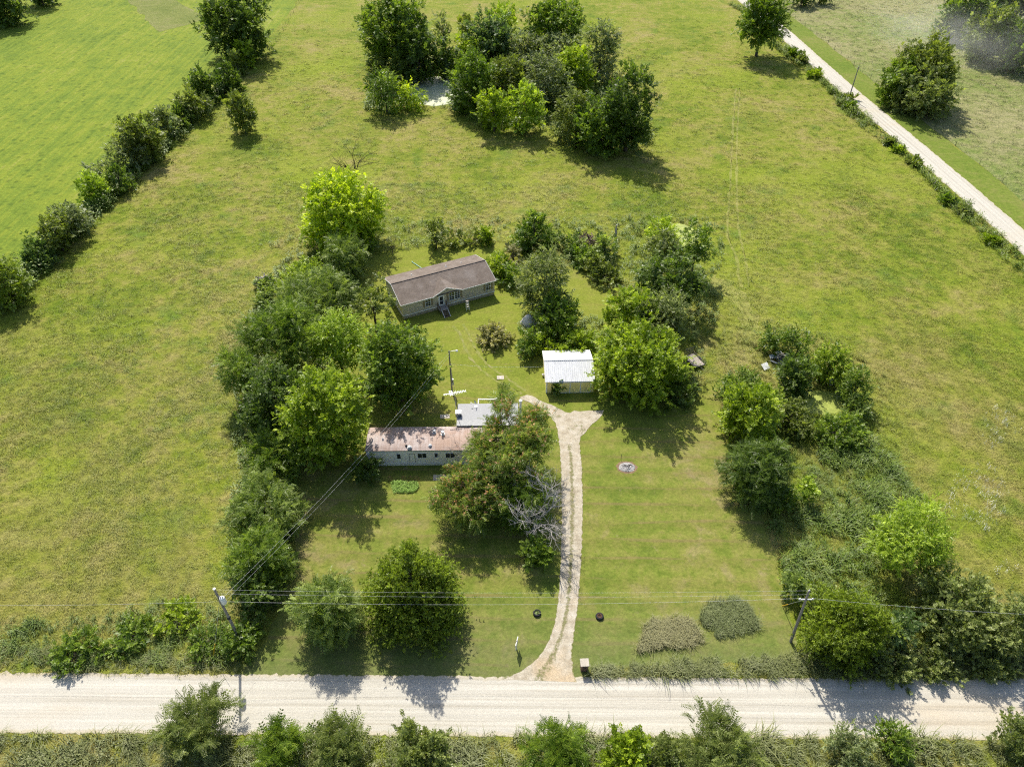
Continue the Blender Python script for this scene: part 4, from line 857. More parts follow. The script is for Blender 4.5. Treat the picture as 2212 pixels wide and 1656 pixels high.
def mat_rust():
    t = NT('rusty_metal_roof'); p = t.objpos()
    n = t.noise(p, 0.55, 5, 0.65, 0.5); f = t.noise(t.map(p, (3.5, 0.35, 1)), 1.0, 4, 0.65); b = t.noise(p, 0.18, 3)
    c = t.ramp(t.math('MULTIPLY_ADD', n, 0.6, t.math('MULTIPLY', f, 0.4)), [(0.32, (0.20, 0.125, 0.095)), (0.45, (0.285, 0.21, 0.18)), (0.56, (0.35, 0.285, 0.262)), (0.68, (0.43, 0.385, 0.365))])
    c = t.mix(t.rng(b, 0.52, 0.66, 0, 0.6), c, (0.27, 0.155, 0.095))
    seam = t.math('ABSOLUTE', t.math('SUBTRACT', t.math('FRACT', t.math('DIVIDE', t.sep(p)[0], 1.05)), 0.5))
    c = t.mix(t.rng(seam, 0.475, 0.5, 0, 0.35), c, (0.14, 0.10, 0.085))
    return t.surf(c, 0.6, t.bump(t.math('ADD', n, t.rng(seam, 0.46, 0.5, 0, 1)), 0.3, 0.05), 0.3)
M['rust'] = mat_rust()
M['trailer_wall'] = mat_siding('aged_white_ribbed_metal', (0.80, 0.755, 0.70), 0.32, True, 0.06, (0.46, 0.42, 0.38), 0.45)
M['trailer_band'] = simple('faded_green_band', (0.36, 0.44, 0.385), 0.5, 0.1)
M['grey_roof'] = mat_siding('grey_rolled_roof', (0.25, 0.255, 0.265), 0.9, True, 0.08, (0.23, 0.23, 0.235), 0.5)
M['yellow_wall'] = mat_siding('yellow_ribbed_steel', (0.80, 0.67, 0.26), 0.23, True, 0.07, (0.55, 0.46, 0.20), 0.35)
t = NT('white_ribbed_steel_roof'); p = t.objpos(); n = t.noise(t.map(p, (4, 0.4, 1)), 1.0, 4)
M['white_roof'] = t.surf(t.ramp(n, [(0.3, (0.47, 0.475, 0.485)), (0.6, (0.60, 0.605, 0.61))]), 0.35, None, 0.5)
M['flash'] = simple('aged_grey_flashing', (0.29, 0.29, 0.295), 0.6, 0.2)
M['galv'] = simple('galvanised_metal', (0.42, 0.43, 0.44), 0.4, 0.15, 3, 0.5, 0.3)
M['dark_metal'] = simple('dark_metal', (0.035, 0.036, 0.04), 0.5, 0.2)
M['pole_wood'] = simple('grey_pole_wood', (0.25, 0.225, 0.20), 0.85, 0.25, 3)
M['concrete'] = simple('weathered_concrete', (0.40, 0.36, 0.30), 0.9, 0.18, 2)
M['wire'] = simple('aluminium_wire', (0.62, 0.62, 0.62), 0.5, 0.05)
M['yellow_plastic'] = simple('yellow_plastic', (0.70, 0.42, 0.03), 0.5, 0.05)
M['aqua_pipe'] = simple('pale_green_pipe', (0.32, 0.55, 0.50), 0.5, 0.08)
M['rubber'] = simple('black_rubber', (0.022, 0.022, 0.024), 0.8, 0.2)
M['brick'] = simple('brown_brick', (0.16, 0.10, 0.075), 0.9, 0.3, 5)
M['tarp'] = simple('grey_tarp', (0.55, 0.53, 0.50), 0.55, 0.2, 2, 0.3, 0, 0.6)
M['ash'] = simple('grey_ash', (0.30, 0.29, 0.28), 0.95, 0.55, 4, 0.1)
M['scorched'] = simple('scorched_earth', (0.19, 0.13, 0.08), 0.95, 0.4, 3, 0.1)
M['char'] = simple('charred_wood', (0.03, 0.028, 0.026), 0.9, 0.4, 4)
M['rusty'] = simple('rusty_iron', (0.16, 0.085, 0.055), 0.8, 0.3, 4)
M['soil'] = simple('dark_soil', (0.07, 0.05, 0.035), 0.95, 0.3, 4)
M['enamel'] = simple('white_enamel', (0.75, 0.75, 0.73), 0.35, 0.05, 2, 0.5)
M['blue_junk'] = simple('faded_blue_plastic', (0.24, 0.30, 0.38), 0.5, 0.1)

# ------------------------------------------------------------------ tan house
HX, HY, HROT = -18.75, 98.75, math.radians(25.5)
HL, HD, EAVE, RIDGE, SK = 17.3, 9.1, 3.15, 4.55, 0.7
hs = empty('tan_house', (HX, HY, 0), HROT)
tag(hs, 'tan prefabricated house with brown shingled roof and small front gable', 'house')
mb = MB(); m = HD / 2; gz = RIDGE - 0.14; ez = EAVE - 0.06
mb.add([(0, 0, SK), (HL, 0, SK), (HL, 0, ez), (0, 0, ez)], [(0, 1, 2, 3)])
mb.add([(0, HD, SK), (HL, HD, SK), (HL, HD, ez), (0, HD, ez)], [(3, 2, 1, 0)])
for x, fl in ((0, 1), (HL, 0)):
    q = [(x, 0, SK), (x, HD, SK), (x, HD, ez), (x, m, gz), (x, 0, ez)]; mb.add(q, [(4, 3, 2, 1, 0)] if fl == 0 else [(0, 1, 2, 3, 4)])
G0, G1, GM, GZ = 5.75, 10.95, 8.2, 4.28
mb.add([(G0 + .2, -0.004, ez - .02), (G1 - .2, -0.004, ez - .02), (GM, -0.004, GZ - 0.1)], [(0, 1, 2)])
mb.build('wall', M['tan_siding'], hs)
MB().box(0.05, HL - 0.05, 0.05, HD - 0.05, -0.1, SK + 0.02).build('skirting', M['skirt'], hs)
mb = MB(); mb.box(-0.03, HL + 0.03, -0.05, -0.004, SK - 0.09, SK + 0.05); mb.box(-0.05, -0.004, 0, HD, SK - 0.09, SK + 0.05)
mb.build('base_trim', M['white_trim'], hs)
ov, oe = 0.18, 0.25
sl_ = (RIDGE - EAVE) / m
def roof_z(y): return EAVE + (y if y <= m else HD - y) * sl_
rf = MB().slab([(-oe, -ov, roof_z(-ov)), (HL + oe, -ov, roof_z(-ov)), (HL + oe, m, RIDGE), (-oe, m, RIDGE)], 0.1).build('roof', M['shingle'], hs)
rf['label'] = 'brown front roof slope'
MB().slab([(-oe, m, RIDGE), (HL + oe, m, RIDGE), (HL + oe, HD + ov, roof_z(-ov)), (-oe, HD + ov, roof_z(-ov))], 0.1).build('roof', M['shingle'], hs)
MB().tube([(-oe, m, RIDGE + 0.01), (HL + oe, m, RIDGE + 0.01)], 0.09, 6).build('ridge_cap', M['shingle'], rf)
# gable over the entrance; its ridge runs back into the main slope
yb = (GZ + 0.1 - EAVE) / sl_ + 0.25
gb = MB()
gb.slab([(G0 - .25, -ov - .06, EAVE - 0.12), (GM, -ov - .06, GZ + .04), (GM, yb, GZ + .04), (G0 - .25, 0.6, EAVE - 0.12)], 0.08)
gb.slab([(GM, -ov - .06, GZ + .04), (G1 + .25, -ov - .06, EAVE - 0.12), (G1 + .25, 0.6, EAVE - 0.12), (GM, yb, GZ + .04)], 0.08)
gb.build('gable_roof', M['shingle'], hs)
fz = roof_z(-ov)
mb = MB(); y_ = -ov - 0.02
mb.box(-oe, G0 - 0.3, y_ - .03, y_, fz - 0.17, fz - 0.01); mb.box(G1 + 0.3, HL + oe, y_ - .03, y_, fz - 0.17, fz - 0.01)
mb.bar((G0 - .27, -ov - .09, EAVE - .2), (GM, -ov - .09, GZ - .04), 0.05, 0.15); mb.bar((GM, -ov - .09, GZ - .04), (G1 + .27, -ov - .09, EAVE - .2), 0.05, 0.15)
for x in (-oe - .02, HL + oe + .02):
    mb.bar((x, -ov, fz - .08), (x, m, RIDGE - .08), 0.04, 0.16); mb.bar((x, m, RIDGE - .08), (x, HD + ov, fz - .08), 0.04, 0.16)
mb.build('fascia', M['white_trim'], hs)
def window(parent, x0, x1, z0, z1, y=0.0, cols=2, sh=True, axis='x'):
    f = MB(); t = 0.07
    def bx(mb, a0, a1, d0, d1, c0, c1):
        if axis == 'x': mb.box(a0, a1, y - d1, y - d0, c0, c1)
        else: mb.box(y - d1, y - d0, a0, a1, c0, c1)
    bx(f, x0 - t, x1 + t, 0.004, 0.06, z0 - t, z0); bx(f, x0 - t, x1 + t, 0.004, 0.06, z1, z1 + t)
    bx(f, x0 - t, x0, 0.004, 0.058, z0, z1); bx(f, x1, x1 + t, 0.004, 0.058, z0, z1)
    fo = f.build('window', M['white_trim'], parent)
    g = MB(); bx(g, x0, x1, 0.006, 0.02, z0, z1); g.build('pane', M['glass'], fo)
    k = MB(); zm = (z0 + z1) / 2; bx(k, x0, x1, 0.022, 0.045, zm - .03, zm + .03)
    for i in range(1, cols): xm = x0 + (x1 - x0) * i / cols; bx(k, xm - .018, xm + .018, 0.022, 0.04, z0, z1)
    for zq in ((z0 + zm) / 2, (z1 + zm) / 2): bx(k, x0, x1, 0.022, 0.038, zq - .014, zq + .014)
    k.build('muntins', M['white_trim'], fo)
    if sh:
        for a0, a1 in ((x0 - .46, x0 - .1), (x1 + .1, x1 + .46)):
            s_ = MB(); bx(s_, a0, a1, 0.005, 0.04, z0 - .03, z1 + .03); s_.build('shutter', M['shutter'], parent)
window(hs, 4.2, 5.1, 1.42, 2.85, sh=True)
window(hs, 8.62, 9.52, 1.38, 2.9, sh=False); window(hs, 9.68, 10.58, 1.38, 2.9, sh=False)
for a0 in (8.14, 10.7): MB().box(a0, a0 + .36, -.04, -.006, 1.35, 2.93).build('shutter', M['shutter'], hs)
window(hs, 15.65, 16.5, 1.42, 2.85)
window(hs, 2.4, 3.2, 1.6, 2.5, 0.0, 2, False, 'y')
d = MB(); d.box(6.6, 6.69, -.07, -.006, .78, 2.85); d.box(7.55, 7.64, -.07, -.006, .78, 2.85); d.box(6.69, 7.55, -.07, -.006, 2.77, 2.85)
df = d.build('door', M['white_trim'], hs); df['label'] = 'white framed storm door'
MB().box(6.69, 7.55, -.03, -.008, .78, 2.77).build('panel', M['white_trim'], df)
MB().box(6.82, 7.42, -.045, -.032, 1.0, 2.6).build('pane', M['glass'], df); MB().box(6.82, 7.42, -.055, -.046, 1.72, 1.8).build('rail', M['white_trim'], df)
MB().box(7.44, 7.5, -.09, -.03, 1.7, 1.78).build('handle', M['dark_metal'], df)
# entrance landing and steps
for i in range(7): MB().box(6.25 + i * .24, 6.47 + i * .24, -1.5, -0.08, .68, .73).build('deck_board', M['wood_grey'], hs)
for x, y in ((6.3, -1.45), (7.9, -1.45), (6.3, -.2), (7.9, -.2)): MB().box(x - .05, x + .05, y - .05, y + .05, -.05, 1.6).build('post', M['wood_dark'], hs)
for x in (6.3, 7.9): MB().box(x - .04, x + .04, -1.5, -.1, 1.56, 1.64).build('railing', M['wood_dark'], hs)
for x in (6.3, 7.9): MB().box(x - .03, x + .03, -1.5, -.1, 1.1, 1.16).build('railing', M['wood_dark'], hs)
for x in (6.55, 7.65): MB().slab([(x - .04, -1.52, .84), (x + .04, -1.52, .84), (x + .04, -2.85, .12), (x - .04, -2.85, .12)], 0.2).build('stringer', M['wood_white'], hs)
for i in range(4): MB().box(6.6, 7.6, -1.85 - i * .3, -1.56 - i * .3, .55 - i * .17, .6 - i * .17).build('tread', M['wood_dark'], hs)
for x, y, r_, h_ in ((4.2, 6.6, .05, .3), (10.6, 6.3, .09, .35), (13.6, 6.4, .05, .25)):
    MB().lathe([(r_ * 2, roof_z(y)), (r_, roof_z(y) + .06), (r_, roof_z(y) + h_), (0, roof_z(y) + h_)], 10, (x, y, 0)).build('vent_pipe', M['plumb'], hs)
MB().tube([(9.4, HD + .3, 1.0), (9.3, HD + .8, 0.3), (7.4, HD + 7.6, 0.12)], 0.06, 6).build('drain_pipe', M['aqua_pipe'], hs)

# ------------------------------------------------------------------ rusty roofed trailer with the grey roofed addition
TX0, TX1, TY0, TY1, TZ, TS = -19.75, 1.2, 65.15, 69.45, 3.15, 0.55
tr = empty('mobile_home', (TX0, TY0, 0), math.radians(0.9))
tag(tr, 'old white single wide trailer home with a rusty brown roof', 'mobile home')
L_, W_ = TX1 - TX0, TY1 - TY0
MB().box(0, L_, 0, W_, TS, TZ - .28).build('wall', M['trailer_wall'], tr)
MB().box(-.02, L_ + .02, -.02, W_ + .02, TZ - .28, TZ - .02).build('upper_band', M['trailer_band'], tr)
MB().box(.06, L_ - .06, .06, W_ - .06, -.1, TS - .02).build('skirting', M['trailer_wall'], tr)
MB().box(-.03, L_ + .03, -.04, -.003, TS - .06, TS + .03).build('base_rail', M['white_trim'], tr)
mb = MB(); ny = 8
vs = []
for i in range(ny + 1):
    f = i / ny; z = TZ + 0.26 * math.sin(math.pi * f) ** 0.8
    vs += [(-.08, -.08 + f * (W_ + .16), z), (L_ + .08, -.08 + f * (W_ + .16), z)]
vs += [(-.08, -.08, TZ - .06), (L_ + .08, -.08, TZ - .06), (-.08, W_ + .08, TZ - .06), (L_ + .08, W_ + .08, TZ - .06)]
k = 2 * (ny + 1)
mb.add(vs, [(2 * i, 2 * i + 1, 2 * i + 3, 2 * i + 2) for i in range(ny)] + [(k, k + 1, 1, 0), (k + 3, k + 2, 2 * ny, 2 * ny + 1)] + [tuple([k] + [2 * i for i in range(ny + 1)] + [k + 2])[::-1], tuple([k + 1] + [2 * i + 1 for i in range(ny + 1)] + [k + 3])])
trf = mb.build('roof', M['rust'], tr)
def twin(x0, x1, z0, z1, split=True):
    f = MB(); t = .06
    f.box(x0 - t, x1 + t, -.06, -.004, z0 - t, z0); f.box(x0 - t, x1 + t, -.06, -.004, z1, z1 + t); f.box(x0 - t, x0, -.058, -.004, z0, z1); f.box(x1, x1 + t, -.058, -.004, z0, z1)
    if split: f.box((x0 + x1) / 2 - .025, (x0 + x1) / 2 + .025, -.05, -.022, z0, z1)
    fo = f.build('window', M['white_trim'], tr); MB().box(x0, x1, -.02, -.006, z0, z1).build('pane', M['glass'], fo)
for x0, x1, z0, z1, sp in ((4.12, 4.6, 1.5, 2.45, False), (6.95, 8.1, 1.62, 2.5, True), (9.25, 9.65, 1.75, 2.5, False), (10.75, 11.95, 1.62, 2.5, True), (15.2, 16.4, 1.62, 2.5, True)): twin(x0, x1, z0, z1, sp)
d = MB(); d.box(5.75, 5.8, -.035, -.004, TS + .1, 2.45); d.box(6.48, 6.53, -.035, -.004, TS + .1, 2.45); d.box(5.8, 6.48, -.035, -.004, 2.4, 2.45)
dd_ = d.build('door', M['dark_metal'], tr); MB().box(5.8, 6.48, -.02, -.004, TS + .1, 2.4).build('panel', M['trailer_wall'], dd_)
def roofpt(px, py): q = gp(px, py, TZ + .25); return (q[0] - TX0, q[1] - TY0)
def mc(x, y): return ((1000 + x * .31703) / 1.3562, (1050 + y * .31703) / 1.3562)
for (zx, zy), r_, h_, mt in (((862, 690), .17, .42, 'galv'), ((940, 705), .2, .5, 'enamel'), ((628, 830), .2, .22, 'galv'), ((820, 808), .16, .12, 'galv'), ((600, 808), .1, .1, 'dark_metal'), ((385, 748), .1, .22, 'galv'), ((828, 716), .09, .08, 'dark_metal')):
    x, y = roofpt(*mc(zx, zy))
    MB().lathe([(r_ * 1.7, TZ + .12), (r_ * 1.6, TZ + .24), (r_, TZ + .28), (r_, TZ + .22 + h_), (r_ * 1.15, TZ + .24 + h_), (0, TZ + .3 + h_)], 12, (x, min(max(y, .3), W_ - .3), 0)).build('roof_vent', M[mt], tr)
# addition
AX0, AX1, AY1, AZ = -7.65 - TX0, L_ - .2, W_ + 4.6, 3.2
ad = MB(); ad.box(AX0 + .15, AX1 - .15, W_ + .02, AY1 - .15, -.1, AZ - .12); ad.build('addition_wall', M['trailer_wall'], tr)
MB().slab([(AX0, W_ - .05, AZ + .22), (AX1, W_ - .05, AZ + .22), (AX1, AY1, AZ), (AX0, AY1, AZ)], .12).build('addition_roof', M['grey_roof'], tr)
MB().slab([(AX0 - .01, W_ - .07, AZ + .236), (AX1 + .01, W_ - .07, AZ + .236), (AX1 + .01, W_ + 1.1, AZ + .182), (AX0 - .01, W_ + 1.1, AZ + .182)], .012).build('roof_flashing', M['flash'], tr)
bx_ = MB().box(AX0 - .2, AX0 + .55, W_ + 1.75, W_ + 2.5, AZ + .08, AZ + .78); b1 = bx_.build('cooler_box', M['dark_metal'], tr)
MB().box(AX0 - .24, AX0 + .59, W_ + 1.72, W_ + 2.54, AZ + .781, AZ + .84).build('lid', M['plumb'], b1)
for i in range(4): MB().box(AX0 - .15, AX0 + .5, W_ + 1.72, W_ + 1.748, AZ + .2 + i * .13, AZ + .25 + i * .13).build('louvre', M['galv'], b1)
MB().lathe([(.16, -.1), (.16, 4.6), (.26, 4.62), (.26, 4.8), (0, 4.9)], 12, (AX1 + .35, W_ + 3.5, 0)).build('stove_pipe', M['enamel'], tr)

# satellite dish stands on the addition roof
wp = Vector((TX0, TY0, 0))
dish = empty('satellite_dish', (TX0 + AX0 + 2.45, TY0 + AY1 - .35, AZ + .02)); tag(dish, 'grey satellite dish on the edge of the grey addition roof', 'satellite dish')
MB().lathe([(.22, 0), (.22, .03), (.03, .04), (.03, .62), (0, .63)], 10).build('mast', M['galv'], dish)
mb = MB(); nr = 5; rim = []
for i in range(nr + 1):
    for j in range(16):
        a = 2 * math.pi * j / 16; r_ = i / nr * .36
        rim.append(Vector((-0.35 * (r_ ** 2), r_ * math.cos(a) * .85, r_ * math.sin(a))) )
R_ = Matrix.Rotation(math.radians(-25), 3, 'Y') @ Matrix.Identity(3)
mb.add([R_ @ (-v) + Vector((-.08, 0, .78)) for v in rim], [(i * 16 + j, i * 16 + (j + 1) % 16, (i + 1) * 16 + (j + 1) % 16, (i + 1) * 16 + j) for i in range(nr) for j in range(16)])
mb.build('reflector', M['galv'], dish, True)
mb = MB(); mb.bar((-.05, 0, .5), (-.62, 0, .62), .04); mb.box(-.72, -.6, -.08, .08, .58, .74); mb.build('feed_arm', M['plumb'], dish)

# TV antenna on its own mast against the addition
ax, ay = gp(978, 884)[:2]
an = empty('tv_antenna', (TX0 + AX0 - .3, TY0 + W_ + 2.9, 0)); tag(an, 'white comb shaped television antenna on a thin mast by the addition', 'antenna')
MB().tube([(0, 0, -.1), (0, 0, 7.2)], .035, 6).build('mast', M['galv'], an)
A0, A1_ = Vector((-1.55, -.3, 7.0)), Vector((1.5, .45, 7.05))
MB().bar(A0, A1_, .07).build('boom', M['enamel'], an)
dv = (A1_ - A0).normalized(); sv = Vector((-dv.y, dv.x, 0))
for i in range(9):
    q = A0.lerp(A1_, .42 + .58 * i / 8); hl = .42 - .02 * i
    MB().bar(q - sv * hl, q + sv * hl, .03).build('element', M['enamel'], an)
for s_ in (-.12, .12):
    q = A0.lerp(A1_, .33); MB().slab([q + sv * .5 + dv * (s_ - .05) + Vector((0, 0, .1)), q + sv * .5 + dv * (s_ + .05) + Vector((0, 0, .1)), q - sv * .5 + dv * (s_ + .05) + Vector((0, 0, .1)), q - sv * .5 + dv * (s_ - .05) + Vector((0, 0, .1))], .03).build('reflector', M['enamel'], an)
for i in range(4):
    q = A0.lerp(A1_, .04 + .09 * i); MB().bar(q - sv * .16, q + sv * .16, .03).build('element', M['enamel'], an)

# air conditioner and porch frame behind the addition
acx, acy = TX0 + AX0 + 3.55, TY0 + AY1 + .55
ac = empty('air_conditioner', (acx, acy, 0)); tag(ac, 'white boxy air conditioner with a round fan behind the addition', 'air conditioner')
MB().box(-.42, .42, -.4, .4, .05, .95).build('cabinet', M['enamel'], ac); MB().lathe([(.33, .952), (.33, .985), (.27, .985), (.27, .955)], 18).build('fan_ring', M['rusty'], ac)
for k in range(4):
    a = k * math.pi / 2 + .3; MB().slab([(.04 * math.cos(a), .04 * math.sin(a), .965), (.26 * math.cos(a - .3), .26 * math.sin(a - .3), .965), (.26 * math.cos(a + .3), .26 * math.sin(a + .3), .975), (.05 * math.cos(a + .5), .05 * math.sin(a + .5), .97)], .008).build('fan_blade', M['rusty'], ac)
pf = empty('porch_frame', (acx + .9, acy + .5, 0)); tag(pf, 'white wooden porch frame with a deck behind the addition', 'porch')
for x in (-1.7, .4, 2.2): MB().box(x - .05, x + .05, .95, 1.05, -.05, 2.3).build('post', M['wood_dark'], pf)
MB().box(-1.8, 2.3, .93, 1.07, 2.3, 2.42).build('beam', M['wood_white'], pf); MB().box(-1.8, -1.66, -.75, .93, 2.3, 2.41).build('beam', M['wood_white'], pf)
for i in range(5): MB().box(-1.0 + .62 * i, -.42 + .62 * i, -.1, .9, .3, .36).build('deck_board', M['wood_white'], pf)
MB().box(-1.2, 2.2, -.1, .9, -.05, .29).build('deck_frame', M['wood_dark'], pf)
MB().lathe([(0, 2.43), (.2, 2.43), (.22, 2.5), (.12, 2.6), (0, 2.62)], 12, (.95, 1.0, 0)).build('cap', M['enamel'], pf)

# ------------------------------------------------------------------ yellow garage
gx, gy = 5.2, 80.0
gr = empty('garage', (gx, gy, 0), math.radians(1.8)); tag(gr, 'yellow metal garage with a white ribbed roof', 'garage')
GL, GD, GE, GR_ = 7.25, 7.1, 2.42, 3.55
mb = MB(); mb.box(0, GL, 0, GD, -.1, GE - .08)
for x in (0, GL): mb.add([(x, 0, GE - .08), (x, GD, GE - .08), (x, GD / 2, GR_ - .1)], [(0, 1, 2) if x else (2, 1, 0)])
mb.build('wall', M['yellow_wall'], gr)
def ribbed(y0, z0, y1, z1, x0, x1, pitch=.3):
    mb = MB(); n = int(round((x1 - x0) / pitch)); pr = []
    for i in range(n):
        x = x0 + (x1 - x0) * i / n; p = (x1 - x0) / n
        pr += [(x, 0), (x + p * .72, 0), (x + p * .79, .045), (x + p * .93, .045)]
    pr.append((x1, 0)); dn = Vector((0, z0 - z1, y1 - y0)).normalized()
    if dn.z < 0: dn = -dn
    vs = [Vector((x, y0, z0)) + dn * h for x, h in pr] + [Vector((x, y1, z1)) + dn * h for x, h in pr]; m_ = len(pr)
    vs += [v - dn * .06 - dn * (0) for v in (Vector((x0, y0, z0)), Vector((x1, y0, z0)), Vector((x1, y1, z1)), Vector((x0, y1, z1)))]
    mb.add(vs, [(i, i + 1, m_ + i + 1, m_ + i) if y1 > y0 else (m_ + i, m_ + i + 1, i + 1, i) for i in range(m_ - 1)] + [(2 * m_, 2 * m_ + 1, 2 * m_ + 2, 2 * m_ + 3)])
    return mb
ribbed(-.18, GE - .03, GD / 2, GR_, -.15, GL + .15).build('roof', M['white_roof'], gr)
ribbed(GD + .18, GE - .03, GD / 2, GR_, -.15, GL + .15).build('roof', M['white_roof'], gr)
mb = MB(); mb.slab([(-.16, GD / 2 - .16, GR_ + .025), (GL + .16, GD / 2 - .16, GR_ + .025), (GL + .16, GD / 2, GR_ + .085), (-.16, GD / 2, GR_ + .085)], .02)
mb.slab([(-.16, GD / 2, GR_ + .085), (GL + .16, GD / 2, GR_ + .085), (GL + .16, GD / 2 + .16, GR_ + .025), (-.16, GD / 2 + .16, GR_ + .025)], .02); mb.build('ridge_cap', M['white_roof'], gr)
mb = MB(); mb.box(-.03, .16, -.03, -.003, -.05, GE - .15); mb.box(-.03, -.003, -.003, .16, -.05, GE - .15); mb.build('corner_trim', M['white_trim'], gr)
MB().box(.6, GL - .3, -.14, -.02, GE - .3, GE - .18).build('door_track', M['white_trim'], gr)
for x0, x1 in ((2.0, 3.6), (3.62, 5.2), (5.22, 6.8)):
    dr = MB().box(x0, x1, -.09, -.03, .02, GE - .32).build('sliding_door', M['yellow_wall'], gr)
    mb = MB(); mb.box(x0, x0 + .07, -.105, -.092, .02, GE - .32); mb.box(x1 - .05, x1, -.104, -.092, .02, GE - .32); mb.box(x0 + .07, x1 - .05, -.105, -.092, .02, .1); mb.build('door_trim', M['white_trim'], dr)
mb = MB(); mb.bar((-.19, -.18, GE - .1), (-.19, GD / 2, GR_ - .08), .03, .14); mb.bar((-.19, GD / 2, GR_ - .08), (-.19, GD + .18, GE - .1), .03, .14); mb.build('rake_trim', M['white_trim'], gr)
plant('sapling', 'shrub', 'small dark sapling growing in front of the yellow garage doors', (1189, 826, 1211, 848), 'deep', 'broad', 'column', 0.1, cover=.9)

# ------------------------------------------------------------------ scattered grass and weeds (geometry nodes, one object per mass)
def grass_tufts(seed, blades=22, h=(0.22, 0.5), spread=0.55, wd=0.06, lean=(0.25, -0.2), arch=0.55):
    r = np.random.default_rng(seed); v = []; f = []
    for i in range(blades):
        a = r.uniform(0, 6.28); q = spread * math.sqrt(r.uniform()); b = np.array([q * math.cos(a), q * math.sin(a), 0]); hh = r.uniform(*h)
        o = np.array([r.normal(0, arch) + lean[0], r.normal(0, arch) + lean[1], 0]) * hh; on = np.linalg.norm(o[:2]) + 1e-6
        sd = np.array([-o[1], o[0], 0]) / on * wd * r.uniform(.7, 1.3) / 2
        m = b + o * .55 + np.array([0, 0, hh * .75]); t = b + o * 1.6 + np.array([0, 0, hh * .85])
        k = len(v); v += [b - sd, b + sd, m + sd, m - sd, t]; f += [(k, k + 1, k + 2, k + 3), (k + 3, k + 2, k + 4)]
    return v, f
def leafy_tufts(seed, n=16, h=0.6, spread=0.35, L=0.24):
    r = np.random.default_rng(seed); v = []; f = []
    for i in range(n):
        a = r.uniform(0, 6.28); q = spread * math.sqrt(r.uniform()); z = h * r.uniform(.15, 1.0) * (1 - .5 * (q / spread) ** 2)
        d = np.array([math.cos(a), math.sin(a), r.uniform(-.2, .7)]); nn = np.array([r.normal(0, .4), r.normal(0, .4), 1.0])
        k = len(v); v += leaf_quad(np.array([q * math.cos(a) * .6, q * math.sin(a) * .6, z]), d, nn, L * r.uniform(.7, 1.3), L * .5); f.append((k, k + 1, k + 2, k + 3))
    for i in range(4):
        a = r.uniform(0, 6.28); k = len(v); b = np.array([.1 * math.cos(a), .1 * math.sin(a), 0]); s_ = np.array([.012, .012, 0])
        v += [b - s_, b + s_, b * 2 + s_ + [0, 0, h * .8], b * 2 - s_ + [0, 0, h * .8]]; f.append((k, k + 1, k + 2, k + 3))
    return v, f
def flower_tufts(seed, n=5):
    r = np.random.default_rng(seed); v = []; f = []
    for i in range(n):
        x, y = r.normal(0, .25, 2); z = r.uniform(.4, .75); q = r.uniform(.02, .035); k = len(v)
        v += [(x - q, y, z), (x, y - q, z + .02), (x + q, y, z), (x, y + q, z - .01)]; f.append((k, k + 1, k + 2, k + 3))
        k = len(v); v += [(x - .008, y, 0), (x + .008, y, 0), (x + .008, y, z - .02), (x - .008, y, z - .02)]; f.append((k, k + 1, k + 2, k + 3))
    return v, f
